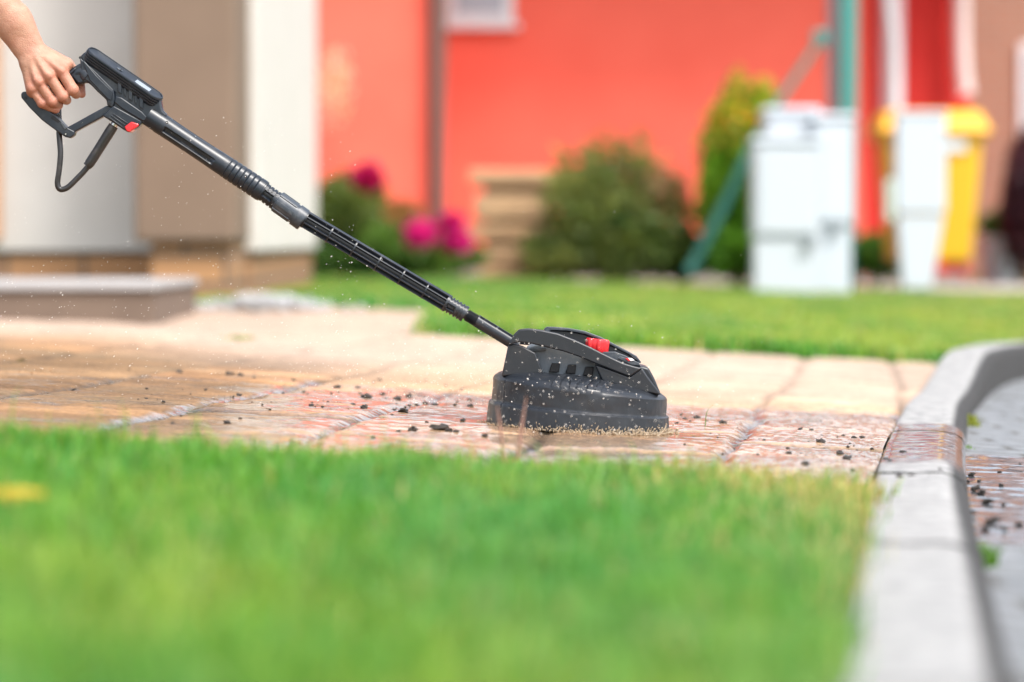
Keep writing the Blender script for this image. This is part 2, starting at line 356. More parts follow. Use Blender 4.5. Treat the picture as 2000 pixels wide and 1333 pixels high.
M_CONC = wetstone('kerb_concrete', (.19, .19, .187), (.34, .335, .325), scale=40, road=True, grime_shade=(.012, .011, .010))  # near-black tone paints dirt plus shade on the kerb's road-side face
M_ROAD = wetstone('block_paving', (.13, .14, .15), (.20, .21, .22), road=True)
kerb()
def road():
    xs = np.concatenate([np.linspace(0, 1.3, 260), np.linspace(1.3, 14, 70)[1:]]); ys = np.concatenate([np.linspace(-3, 1.5, 60)[:-1], np.linspace(1.5, 6.5, 620), np.linspace(6.5, 22, 200)[1:]])
    def hf(x, y):
        r, j = pat(x, y); return T(x, y)-.031+.004*(fbm(x*6, y*6, 90)-.5)+.0035*(fbm(x*30, y*40, 9)-.5)-.0018*j
    def pat(x, y):
        L, W = .20, .10; row = np.floor(y/W).astype(np.int64); fy = y/W-row; u = x/L+.5*(row % 2); c = np.floor(u).astype(np.int64); fu = u-c
        d = np.minimum(np.minimum(fy, 1-fy)*W, np.minimum(fu, 1-fu)*L); return _hash(row, c, 4), np.exp(-(d/.007)**2)
    o, X, Y = sheet('road', xs, ys, hf, M_ROAD, xmap=lambda u, y: kerbx(y)+.122+u)
    w = sstep(3.2, 3.5, Y)*(1-sstep(4.85, 5.05, Y+.03*np.sin(X*9))); n = fbm(X*9, Y*14, 8)
    attr(o.data, 'wet', sstep(.1, .4, w*1.5-.75*n)); attr(o.data, 'joint', pat(X, Y)[1]*.9)
road()

# ------------------------------------------------------------------ lawns
def leafmat(name, rough=.45, transl=.5):
    m = bpy.data.materials.new(name); m.use_nodes = True; nt = m.node_tree; b = nt.nodes['Principled BSDF']
    at = nt.nodes.new('ShaderNodeAttribute'); at.attribute_name = 'tint'; nt.links.new(at.outputs['Color'], b.inputs['Base Color'])
    b.inputs['Roughness'].default_value = rough; b.inputs['Specular IOR Level'].default_value = .35
    tr = nt.nodes.new('ShaderNodeBsdfTranslucent'); sc = nt.nodes.new('ShaderNodeVectorMath'); sc.operation = 'MULTIPLY'; sc.inputs[1].default_value = (1.5, 1.35, .7)
    nt.links.new(at.outputs['Color'], sc.inputs[0]); nt.links.new(sc.outputs[0], tr.inputs[0])
    mx = nt.nodes.new('ShaderNodeMixShader'); mx.inputs[0].default_value = transl; out = nt.nodes['Material Output']
    nt.links.new(b.outputs[0], mx.inputs[1]); nt.links.new(tr.outputs[0], mx.inputs[2]); nt.links.new(mx.outputs[0], out.inputs[0])
    return m
M_LEAF = leafmat('leaf')
def blades(name, X, Y, h, w, tint, lean=.45, label=None, kind='stuff', parent=None, z=None):
    n = len(X); Z = (T(X, Y) if z is None else z)-.004
    a = rng.uniform(0, 2*np.pi, n); f = np.stack([np.cos(a), np.sin(a), 0*a], 1); b = rng.uniform(0, 2*np.pi, n); ln = rng.uniform(.05, lean, n)*h
    L = np.stack([np.cos(b)*ln, np.sin(b)*ln, 0*b], 1); B = np.stack([X, Y, Z], 1); up = np.array([0, 0, 1.])[None]
    wv = f*(w*.5)[:, None]; m1 = B+L*.22+up*(h*.5)[:, None]; m2 = B+L*.6+up*(h*.82)[:, None]; tp = B+L*1.15+up*(h*(1-.25*ln/h))[:, None]
    V = np.stack([B-wv, B+wv, m1-wv*.9, m1+wv*.9, m2-wv*.6, m2+wv*.6, tp], 1).reshape(-1, 3); i = np.arange(n)[:, None]*7
    fq = np.concatenate([i+np.array([[0, 1, 3, 2]]), i+np.array([[2, 3, 5, 4]])]); ft = i+np.array([[4, 5, 6]])
    me = arr_mesh(name, V, fq, ft); attr(me, 'tint', np.repeat(tint, 7, 0), 3)
    o = link(name, me, M_LEAF, parent, True)
    if kind: o['kind'] = kind
    if label: tag(o, label, 'grass')
    return o
def grass_tint(X, Y, yellow=0):
    n = len(X); a = fbm(X*2.2, Y*2.2, 100); r = rng.random(n)
    g1 = np.array([.12, .31, .045]); g2 = np.array([.33, .43, .085]); g3 = np.array([.46, .40, .17]); g4 = np.array([.06, .26, .06])
    t = np.clip((a-.5)*2.8+.36+.45*sstep(-.1, .45, X)+.4*(r-.5), 0, 1)[:, None]; c = g1*(1-t)+g2*t
    bl = sstep(.5, .68, fbm(X*2.6, Y*1.4, 140))[:, None]*.6; c = c*(1-bl)+np.array([.095, .30, .095])*bl
    c[r < .12] = g4; dry = rng.random(n) < (.04+yellow); c[dry] = g3
    return c*rng.uniform(.6, 1.4, (n, 1))
def soil_sheet(name, xs, ys, xmap=None, holes=None):
    return sheet(name, xs, ys, lambda x, y: T(x, y)-.012+.01*(fbm(x*7, y*7, 4)-.5), M_SOIL, xmap, 'structure', holes)[0]
soil_sheet('lawn_soil', np.linspace(0, 1, 60), np.linspace(-3, 3.62, 90), xmap=lambda u, y: -7+(kerbx(y)-.002+7)*u)
soil_sheet('lawn_soil_beyond', np.linspace(0, 1, 120), np.linspace(8.28, 21.2, 120), xmap=lambda u, y: np.where(y < 11.2, -.268, -8)+(np.minimum(kerbx(y), 14)-.002-np.where(y < 11.2, -.268, -8))*u)
def edge_near(x): return 3.42+.12*(np.clip(x, -1.5, .6)+.7)/1.3
n = 150000; Y = 1.15+(rng.random(n)**.8)*2.75; X = rng.uniform(-1, 1, n)*(.25*Y+.25)
ok = (Y < edge_near(X)+.10*(fbm(X*9, Y*0, 6)-.5)+.03*rng.standard_normal(n)) & (X < kerbx(Y)-.004-.035*fbm(X*0+3, Y*6, 66)*sstep(3.5, 3.0, Y)+.018*rng.standard_normal(n)); X, Y = X[ok], Y[ok]
yel = .75*sstep(.12, .5, X+.12*(Y-2.6))*fbm(X*5, Y*4, 33)*1.7+.30*sstep(.10, .0, edge_near(X)-Y)
h = rng.uniform(.025, .050, len(X))*(.85+.4*fbm(X*5, Y*5, 14)); h *= 1-.35*sstep(.08, -.02, edge_near(X)-Y); h *= .72+.62*vnoise(X*22, Y*14, 210); h *= np.where(rng.random(len(X)) < .015, 1.6, 1)
blades('lawn', X, Y, h, rng.uniform(.0018, .0036, len(X)), grass_tint(X, Y, yel), .6, 'short bright green grass in the blurred foreground below the drive')
n = 230000; Y = 8.2+(rng.random(n)**1.3)*12.2; X = -.4+rng.random(n)*(1.2+.32*Y)-.5*(Y > 11)
X = rng.uniform(-1, 1, n)*(.2*Y+.3)
ok = (X < kerbx(Y)-.01) & np.where(Y < 11.1, X > -.27+.02*rng.standard_normal(n), X > -1.25) & (Y > 8.33+.02*rng.standard_normal(n)) & (Y < 19.6)
X, Y = X[ok], Y[ok]
blades('lawn', X, Y, rng.uniform(.03, .06, len(X)), rng.uniform(.006, .011, len(X)), grass_tint(X, Y, .05+.22*sstep(1.5, 3.5, X)), .5, 'mown green lawn beyond the drive, running back to the red house')

# ------------------------------------------------------------------ the tool
tool = empty('pressure_washer_lance', G(600, 430), 'black pressure washer gun and lance with round floor cleaner head held over the paving', 'pressure washer')
S = 1/3.3325
def Z1(pts): return [(x*S, y*S) for x, y in pts]
body = Z1([(526, 372), (560, 340), (1050, 640), (1058, 700), (1066, 724), (1094, 752), (1060, 800), (1018, 856), (985, 840), (930, 806), (880, 800), (800, 770), (752, 742), (742, 690), (752, 610), (700, 570), (640, 500), (600, 470), (585, 440), (545, 410)])
gb = extr('gun_body', body, -15, 13, M_PL, tool, 4, 4)
# rear arm with raised rib and recessed web
extr('rear_arm', Z1([(527, 375), (545, 395), (600, 440), (680, 520), (748, 590), (757, 650), (740, 706), (704, 690), (700, 655), (640, 600), (582, 540), (555, 522), (535, 480)]), -14, 15.5, M_PL, tool, 3, 3)
extr('web_rib', Z1([(545, 400), (566, 410), (640, 500), (742, 600), (735, 660), (712, 652), (640, 578), (592, 528)]), 15, 18, M_PL, gb, 1.5, 2)
extr('valve_housing', Z1([(744, 690), (800, 720), (930, 790), (926, 812), (905, 832), (842, 866), (816, 852), (742, 802), (672, 757)]), -14, 15, M_PL, tool, 3, 3)
for i, (a, b) in enumerate([((748, 742), (842, 806)), ((732, 752), (826, 818)), ((718, 764), (812, 832))]):
    ax, ay = a; bx, by = b
    extr('housing_rib', Z1([(ax, ay), (bx, by), (bx-3, by+6), (ax-3, ay+6)]), 14, 17.5, M_PL, tool, .6)
extr('barrel_boss', Z1([(760, 628), (800, 640), (930, 730), (966, 768), (958, 792), (930, 790), (800, 712), (752, 672)]), 12, 16.5, M_PL, gb, 2.5, 3)
lb = extr('lock_button', Z1([(818, 830), (862, 796), (912, 812), (908, 826), (852, 864), (832, 858)]), -17, 18, M_RED, tool, 2, 3)
for i in range(3): extr('button_ridge', Z1([(868+i*13, 822), (874+i*13, 820), (868+i*13, 848-i*7), (862+i*13, 850-i*7)]), 17.5, 19.3, M_RED, lb, .4)
# front strut and lower bow (hand guard)
extr('guard_strut', Z1([(700, 690), (742, 700), (735, 716), (668, 768), (500, 858), (470, 900), (436, 896), (420, 862), (446, 830)]), -11, 12, M_PL, tool, 3, 3)
bow = extr('guard_bow', Z1([(143, 616), (152, 602), (178, 598), (206, 612), (300, 706), (388, 768), (452, 838), (494, 858), (490, 884), (462, 902), (428, 894), (366, 850), (280, 786), (200, 706), (146, 640)]), -13, 13, M_PL, tool, 3.5, 4)
extr('bow_recess', Z1([(336, 772), (352, 752), (400, 792), (386, 804)]), 12, 13.6, M_HOLE, bow, .4)
extr('bow_inlay', Z1([(404, 806), (412, 796), (448, 836), (428, 846)]), 12.5, 15, M_PL2, bow, .6)
extr('trigger', Z1([(214, 586), (300, 664), (392, 742), (372, 768), (300, 716), (200, 622)]), -7, 7, M_PLD, tool, 3, 3)
# handle grip through the hand
gr = pipe('handle_grip', [G(172, 150, 0), G(160, 142, 0), G(148, 146, 0), G(128, 162, -2), G(104, 182, -4), G(84, 192, -5)], [19*K, 16*K, 14*K, 13.5*K, 13*K, 12*K], M_PL, tool, 40, 24)
extr('grip_fillet', Z1([(500, 430), (536, 412), (600, 470), (600, 560), (575, 540), (515, 552), (470, 500)]), -13, 14, M_PL, tool, 5, 4)
for i in range(4): 
    c = (146-i*3.2, 139+i*2.5)
    pipe('grip_ring', [G(c[0]+8, c[1]-11, 0), G(c[0]+3, c[1]-4, 13), G(c[0]-3, c[1]+4, 14.5), G(c[0]-8, c[1]+11, 8)], 1.4*K, M_PL, gr, 16, 8)
# stadium shaped top pod with grooves
def pod():
    c1 = Vector(G(179, 119)); c2 = Vector(G(294, 198)); u = (c2-c1).normalized()
    v0 = Vector((-u.z, 0, u.x)); v0 = v0 if v0.z > 0 else -v0
    q = Quaternion(u, R(22)); v = q @ v0
    if v.y > 0: q = Quaternion(u, R(-22)); v = q @ v0
    w = u.cross(v).normalized()
    if w.y > 0: w = -w
    lays = [(-4, 15.5), (0, 17.5), (1.5, 18.5), (4, 18.5), (4.4, 16.2), (6.2, 16.2), (6.6, 18.7), (9, 18.7), (9.4, 16.2), (11.2, 16.2), (11.6, 18.5), (14, 18.5), (14.4, 16.2), (16, 16.2), (16.4, 18), (19, 17.6), (20.3, 16.6), (20.6, 15.2), (18.6, 14.2), (18.6, 0.05)]
    na = 20; V = []
    for h, r in lays:
        for e, c in ((0, c1), (1, c2)):
            for k in range(na):
                a = math.pi*k/(na-1) + (math.pi/2 if e == 0 else -math.pi/2)
                V.append(c + u*(math.cos(a)*r*K) + w*(math.sin(a)*r*K) + v*(h*K))
    n = 2*na
    me = arr_mesh('display_pod', V, grid_faces(len(lays), n, True)); o = link('display_pod', me, M_PL, tool, True); me.set_sharp_from_angle(angle=R(30))
    return o, c1, c2, u, v, w
podo, pc1, pc2, pu, pv, pw = pod()
def pod_box(name, t, side, ln, wd, ht, m, h0=18.6, bev=1):
    bm = bmesh.new(); c = pc1.lerp(pc2, t)+pv*((h0+ht/2)*K)+pw*(side*K)
    rot = Matrix((pu, pw, pv)).transposed(); box(bm, c, (ln*K, wd*K, ht*K), rot); return bm_obj(name, bm, m, podo, True, bev*K)
pod_box('pod_window', .80, 1, 34, 15, .8, M_WHITE if False else M_SILV)
pod_box('pod_slider', .40, 0, 13, 8, 1.6, M_PL2)
pod_box('pod_groove', .42, 0, 3, 9, 2.0, M_HOLE)
# raised blocks on the side of the body
for i, (x, y, l) in enumerate([(236, 170, 26), (246, 177, 24), (257, 184, 26), (267, 192, 24), (278, 199, 27)]):
    dx, dy = .2, 1.0; w_ = 3.6 if i % 2 == 0 else 2.2
    extr('side_block', [(x-w_, y-l/2-2), (x+w_, y-l/2+3), (x+w_, y+l/2+2), (x-w_, y+l/2-3)], 12, 17.5 if i % 2 == 0 else 15.5, M_PL, gb, 1)
def disc(name, px, py, w, r, m, parent, h=1.5):
    bm = bmesh.new(); g = bmesh.ops.create_cone(bm, cap_ends=True, segments=16, radius1=r*K, radius2=r*K, depth=h*K)
    bmesh.ops.transform(bm, matrix=Matrix.Translation(G(px, py, w)) @ Matrix.Rotation(R(90), 4, 'X'), verts=g['verts'])
    return bm_obj(name, bm, m, parent, True)
for (x, y, w, p) in [(722, 677, 18.6, gb), (1008, 721, 12.6, gb), (530, 380, 12.5, gb), (176, 642, 13.2, bow), (432, 876, 13.2, bow)]: disc('screw_hole', x*S, y*S, w, 3, M_HOLE, p)
disc('screw', 432*S+1, 876*S, 14.0, 1.5, M_STEEL, bow)
# front grip
A0 = G(309, 233.5); A1 = G(515, 376)
# ^ axis points are re-measured below
A0 = Vector(P(311, 240)); A1 = Vector(P(515, 375)); LA = (A1-A0).length
def rf_grip(u, t):
    s = u/LA; r = 21.0*K - .9*K*np.sin(np.pi*np.clip(s/.6, 0, 1))
    r = r + 1.0*K*np.exp(-((s-.02)/.02)**2)*0
    for k, g in enumerate([.66, .705, .75, .795, .84, .885, .93]): r = r - 1.5*K*np.exp(-((s-g)*LA/(1.0*K))**2)
    r = r + .7*K*sstep(.63, .66, s)
    # long scalloped recesses, one facing the camera, one on top and one behind
    tt = (t+np.pi) % (2*np.pi) - np.pi
    for c, hw, dp in ((-.28, .30, 6.5), (1.35, .35, 2.0), (-2.6, .35, 5), (2.6, .35, 4)):
        a = np.abs(((tt-c+np.pi) % (2*np.pi))-np.pi); end = .50 if c != 1.35 else .46
        m_ = sstep(hw*(1.15), hw*.75, a)*sstep(.06, .085, s)*(1-sstep(end, end+.05+.02*a, s)); r = r-dp*K*m_
    r = r*(1-.03*(s > .985))
    return r
fg = tube_rf('front_grip', A0, A1, rf_grip, M_PL, tool, nt=144, us=np.linspace(0, LA, 520))
ax1 = (A1-A0).normalized(); upv = Vector((-ax1.z, 0, ax1.x)); upv = upv if upv.z > 0 else -upv
def on_axis(a, b, s, v, w): 
    p = a.lerp(b, s)+upv*(v*K); p.y -= w*K; return p
for s, v, w in ((.06, 9, 18.2), (.82, 6, 20), (.83, -15, 14)):
    bm = bmesh.new(); g = bmesh.ops.create_cone(bm, cap_ends=True, segments=14, radius1=2.8*K, radius2=2.8*K, depth=2*K)
    bmesh.ops.transform(bm, matrix=Matrix.Translation(on_axis(A0, A1, s, v, w)) @ Matrix.Rotation(R(90-v), 4, 'X'), verts=g['verts']); bm_obj('screw_hole', bm, M_HOLE, fg, True)
    bm = bmesh.new(); g = bmesh.ops.create_uvsphere(bm, u_segments=12, v_segments=8, radius=1.5*K); bmesh.ops.translate(bm, verts=g['verts'], vec=on_axis(A0, A1, s, v-.5, w+1)); bm_obj('screw', bm, M_STEEL, fg, True)
# neck between body and grip
tube_rf('neck_ring', A0.lerp(A1, -.10), A0.lerp(A1, .012), lambda u, t: 20.2*K+0*u, M_PL, tool, 20, 48)
# slotted bayonet socket
B0 = Vector(P(513, 373.8)); B1 = Vector(P(545, 397)); LB = (B1-B0).length
def rf_sock(u, t):
    s = u/LB; tt = (t+np.pi) % (2*np.pi)-np.pi; r = 16.6*K+0*u
    for g in (.12, .34, .56, .78, .98): r = np.maximum(r, np.where(np.abs(s-g) < .075, 18.6*K, 0))
    r = np.where((np.abs(((tt-.62+np.pi/2) % (np.pi))-np.pi/2) < .09), 18*K, r)
    r = np.where((tt > -.5) & (tt < .5) & (s > .1) & (s < .62) & (np.abs(tt+.05) < .35), 10*K, r)
    return r
tube_rf('bayonet_socket', B0, B1, rf_sock, M_PL, tool, nt=96, us=np.linspace(0, LB, 90))
# coupling nut
C0 = Vector(P(540, 392.5)); C1 = Vector(P(594, 431)); LC = (C1-C0).length
def rf_nut(u, t):
    s = u/LC; r = np.where(s < .70, 20.2*K, 22.3*K)
    rib = (np.cos(t*7+.6) > .25) & (s > .015) & (s < .62)
    r = np.where(rib, 22.0*K, r); r = np.where(s > .98, 21.4*K, r); r = np.where(s < .02, 19*K, r); return r
tube_rf('coupling_nut', C0, C1, rf_nut, M_PL2, tool, nt=196, us=np.unique(np.concatenate([np.linspace(0, LC, 60), LC*np.array([.014, .016, .619, .621, .699, .701, .979, .981])])))
# lattice extension tube
E0 = Vector(P(585, 422.5)); E1 = Vector(P(876, 594.5)); LE = (E1-E0).length; r0 = 17.8
core = tube_rf('extension_tube', E0, E1, lambda u, t: 10.0*K+0*u, M_PLD, tool, 40, 32)
axE = (E1-E0).normalized(); sideE = Vector((0, -1, 0)); upE = Vector((-axE.z, 0, axE.x)); upE = upE if upE.z > 0 else -upE
rotE = lambda a: Matrix((axE, sideE*math.cos(a)+upE*math.sin(a), axE.cross(sideE*math.cos(a)+upE*math.sin(a)))).transposed()
def taper(s): return 1-.0*s
for k in range(8):
    a = R(22.5+45*k); rad = sideE*math.cos(a)+upE*math.sin(a); bm = bmesh.new()
    wide = 8.0 if k in (1, 2) else (1.9 if k not in (5, 6) else 3.0)
    box(bm, E0.lerp(E1, .5)+rad*(12.2*K), (LE, 9*K, 1.6*K), rotE(a))
    box(bm, E0.lerp(E1, .5)+rad*(16.6*K), (LE, 2.2*K, wide*K if k in (1, 2) else 2.4*K), rotE(a))
    bm_obj('rib', bm, M_PL, core, True, .35*K, 2)
for px in (597, 645, 692, 739, 785, 831, 872):
    s = (px-585)/(876-585); c = E0.lerp(E1, s)
    tube_rf('ring', c-axE*(1.3*K), c+axE*(1.3*K), lambda u, t: 17.9*K+0*u, M_PL, core, 4, 48)
# end collar with bayonet slots
H0 = Vector(P(870, 591)); H1 = Vector(P(909, 614.5)); LH = (H1-H0).length
def rf_col(u, t):
    s = u/LH; tt = (t+np.pi) % (2*np.pi)-np.pi; r = 17.3*K-.9*K*s
    for g in (.18, .34, .50, .68): r = np.where((np.abs(s-g) < .045) & ((tt > .45) | (s > .6) | (tt < -.75)), 14.5*K, r)
    r = np.where((s > .10) & (s < .5) & (tt > -.55) & (tt < .12), 11*K, r); r = np.where((s > .16) & (s < .4) & (tt > -.35) & (tt < .0), 15*K, r)
    r = np.where((s > .8) & (s < .86), 14.8*K, r); return r
tube_rf('end_collar', H0, H1, rf_col, M_PL, tool, nt=120, us=np.linspace(0, LH, 140))
# threaded joint and nozzle tube
J0 = Vector(P(905, 612)); J1 = Vector(P(935, 629.5)); LJ = (J1-J0).length
tube_rf('threaded_joint', J0, J1, lambda u, t: np.where((u/LJ < .22) | (u/LJ > .93), 9.5*K, 11.8*K+1.1*K*np.sin(u/K*2.6)), M_PLD, tool, nt=40, us=np.linspace(0, LJ, 160))
N0 = Vector(P(931, 626.5)); N1 = Vector(P(1012, 676)); LN = (N1-N0).length
def rf_noz(u, t):
    s = u/LN; tt = (t+np.pi) % (2*np.pi)-np.pi; r = 12.6*K+0*u
    for c, hw in ((.98, .32), (-1.15, .28)):
        for a, b in ((.03, .42), (.46, .82)): r = np.where((np.abs(tt-c) < hw) & (s > a) & (s < b), 9*K, r)
    return r
tube_rf('nozzle_tube', N0, N1, rf_noz, M_PL, tool, nt=120, us=np.linspace(0, LN, 160))
# hose
hose = pipe('supply_hose', [G(-60, -120, -60), G(20, 20, -50), G(75, 130, -45), G(106, 190, -30), G(113, 225, -12), G(115, 262, -4), G(118.5, 300, 2), G(116, 335, 4), G(113, 358, 4), G(118, 370, 4), G(132, 367, 3), G(150, 350, 1), G(166, 333, 0), G(178, 317, 0)], 5.6*K, M_RUB, tool, 140, 18)
pipe('hose_sleeve', [G(169, 325), G(176, 318), G(196, 287), G(213, 260), G(222, 246)], [8.2*K, 10*K, 10*K, 10.5*K, 10*K], M_RUB, hose, 30, 22)
pipe('hose_fitting', [G(219, 250), G(226, 240), G(230, 233)], 7.5*K, M_STEEL, hose, 10, 20)

# ---- round cleaner head
HC = Vector((P(1128, 842).x, D0, float(T(P(1128, 842).x, D0)))); TL = .058
ZB = (842-P(0, 0).z)  # unused
pixz0 = 842
def HL(x, z, v=0):
    """head local pixels: x right, z up, v towards the camera"""
    z2 = z*(1) ; return Vector((HC.x+(x+z2*TL)*K, HC.y-v*K, HC.z+(z2-x*TL)*K + .004))
def HP(px, py, v=0):
    """photo pixel of the head at v pixels towards the camera"""
    p = P(px, py, D0-v*K); return p
def head_ring():
    prof = [(150, 2), (176, 0), (178.5, 2), (178.5, 10), (177, 30), (176.5, 37), (174, 39.5), (171.8, 40), (171, 42), (170.5, 78), (168, 82), (160, 88), (150, 92), (118, 99), (60, 102), (.1, 103)]
    rr = []
    for (a, b), (c, d) in zip(prof[:-1], prof[1:]):
        m_ = max(2, int(math.hypot(c-a, d-b)/3)); rr += [(a+(c-a)*k/m_, b+(d-b)*k/m_) for k in range(m_)]
    rr.append(prof[-1]); rr = np.array(rr); nt = 360; th = np.linspace(0, 2*np.pi, nt, endpoint=False)
    Rr = rr[:, 0][:, None]*np.ones(nt)[None]; Zz = rr[:, 1][:, None]*np.ones(nt)[None]; Tt = np.ones(len(rr))[:, None]*th[None]
    X = Rr*np.cos(Tt); Vv = Rr*np.sin(Tt)
    # moulded strips running down from the vents onto the shoulder
    for cx in (-52, -20, 14):
        for o_ in (0, 15):
            m_ = (Vv > 60) & (np.abs(X-(cx+o_)+.25*(170-Rr)*-1) < 6.5) & (Rr < 170) & (Zz > 79); Zz = Zz+3.4*m_
    # dents and seams of the worn rubber skirt
    ang = Tt; dent = .9*np.sin(ang*9+2)*np.exp(-((Zz-60)/14)**2)+1.6*(fbm(ang*14, Zz*.06, 7)-.5)*(Zz < 78)
    seam = 0
    for a_ in (1.02, 2.05, 2.6, .2, 4, 5): seam = seam+np.exp(-((ang-a_)/.008)**2)
    Rr2 = Rr+dent-1.6*seam*(Zz < 80); X = Rr2*np.cos(Tt); Vv = Rr2*np.sin(Tt)
    Zz = Zz*(1-.145*X/171)
    W = np.stack([HC.x+(X+Zz*TL)*K, HC.y-Vv*K, HC.z+(Zz-X*TL)*K-.001], -1)
    sk = 0
    for i, (r_, z_) in enumerate(rr):
        if z_ <= 40.2: sk = i
    a = W[:sk+1].reshape(-1, 3); me = arr_mesh('skirt', a, grid_faces(sk+1, nt, True)); o1 = link('skirt', me, M_HEAD, tool, True); me.set_sharp_from_angle(angle=R(40))
    a = W[sk:].reshape(-1, 3); me = arr_mesh('drum_cover', a, grid_faces(len(rr)-sk, nt, True)); o2 = link('drum_cover', me, M_HEAD, tool, True); me.set_sharp_from_angle(angle=R(28))
    return o1, o2
skirt, drum = head_ring()
q4 = lambda pts: [(920+x/4.762, 610+y/4.762) for x, y in pts]
def hext(name, pts, v0, v1, m, parent, bev=1.5, segs=3): return extr(name, q4(pts), v0, v1, m, parent, bev, segs, conv=lambda x, y, v: G(x, y-.054*v0*0-.06*((v0+v1)/2), v))
arch = [(345, 318), (400, 215), (445, 170), (530, 162), (640, 174), (800, 207), (950, 264), (1100, 332), (1250, 408), (1400, 478), (1500, 508), (1575, 525), (1460, 606), (1300, 545), (1150, 486), (1000, 424), (850, 372), (700, 335), (560, 302), (440, 290), (395, 300)]
for nm, v0, v1 in (('front_arch', 66, 84), ('rear_arch', -84, -66)):
    a_ = hext(nm, arch, v0, v1, M_HEAD, tool, 3, 4)
    hext('arch_foot', [(285, 600), (345, 316), (400, 300), (480, 322), (600, 385), (668, 575)], v0-10, v1-6, M_HEAD, a_, 3)
    hext('arch_foot', [(1140, 492), (1300, 545), (1460, 606), (1575, 522), (1625, 600), (1752, 770), (1466, 720), (1205, 640)], v0-10, v1-4, M_HEAD, a_, 3)
hext('end_face', [(1470, 500), (1575, 490), (1640, 508), (1690, 600), (1750, 745), (1690, 770), (1480, 720)], -60, 62, M_HEAD, tool, 4)
ih = hext('inner_housing', [(470, 620), (520, 320), (700, 250), (900, 300), (1200, 420), (1420, 520), (1440, 720), (1210, 680)], -52, 50, M_PL3, tool, 5, 4)
for cx, cy in ((782, 518), (934, 530), (1094, 550)):
    hext('vent_slot', [(cx-34, cy-40), (cx+40, cy-38), (cx+30, cy+46), (cx-62, cy+44)], 46, 56, M_HOLE, ih, 1.6)
hext('side_trim', [(535, 345), (700, 340), (690, 362), (550, 372)], 49, 60, M_PL2, ih, .8)
tc_ = hext('top_cover', [(640, 200), (690, 158), (760, 158), (900, 168), (1050, 196), (1200, 248), (1350, 326), (1450, 376), (1540, 440), (1560, 500), (1440, 520), (1200, 430), (900, 330), (700, 270)], -46, 42, M_PLD, tool, 3, 3)
hext('rim', [(676, 160), (704, 142), (780, 144), (900, 154), (1050, 180), (1200, 236), (1350, 314), (1450, 366), (1530, 410), (1575, 470), (1556, 478), (1520, 428), (1440, 386), (1340, 336), (1190, 258), (1040, 204), (890, 178), (740, 172), (726, 190), (684, 182)], 34, 48, M_PL2, tc_, 1.2)
hext('rim', [(676, 150), (704, 140), (780, 142), (900, 150), (1050, 172), (1200, 226), (1350, 302), (1450, 356), (1530, 404), (1575, 470), (1556, 474), (1520, 424), (1440, 376), (1340, 326), (1190, 248), (1040, 194), (890, 170), (740, 164)], -52, -40, M_PL2, tc_, 1.2)
for i in range(6):
    x = 770+i*44; y = 147+i*5; hext('cooling_fin', [(x, y), (x+16, y+2), (x+20, y+22), (x+4, y+20)], -40, 34, M_PL2, tc_, .6)
hext('label_plate', [(1180, 372), (1330, 372), (1430, 410), (1560, 486), (1562, 508), (1500, 506), (1400, 476), (1180, 400)], 34, 66, M_PL2, tool, 1.2)
lp = hext('badge', [(1352, 436), (1372, 416), (1520, 462), (1560, 484), (1556, 500), (1480, 496)], 60, 70, M_PL2, tool, 1)
hext('badge_stripe', [(1422, 436), (1444, 434), (1466, 460), (1450, 462)], 69, 71.5, M_RED, lp, .3); hext('badge_field', [(1446, 434), (1480, 434), (1508, 456), (1468, 460)], 69, 71.5, M_WHITE, lp, .3)
def knob():
    c = G(1163.5, 686, 50); V = []; nt = 96; rows = [(0, .95), (1.5, 1), (22, 1), (24.5, .96), (26, .86), (25.5, .5), (25.5, .02)]
    for z_, s_ in rows:
        for j in range(nt):
            a = 2*math.pi*j/nt; lob = max(0, math.cos(6*a+2.1))**.6; r_ = (20.0+4.0*lob)*s_ if s_ > .6 else 20*s_
            q = Matrix.Rotation(R(6), 3, 'Y') @ Vector((r_*math.cos(a), r_*math.sin(a), z_)); V.append(c+q*K)
    me = arr_mesh('pressure_knob', V, grid_faces(len(rows), nt, True)); o = link('pressure_knob', me, M_RED, tool, True); me.set_sharp_from_angle(angle=R(40))
knob()

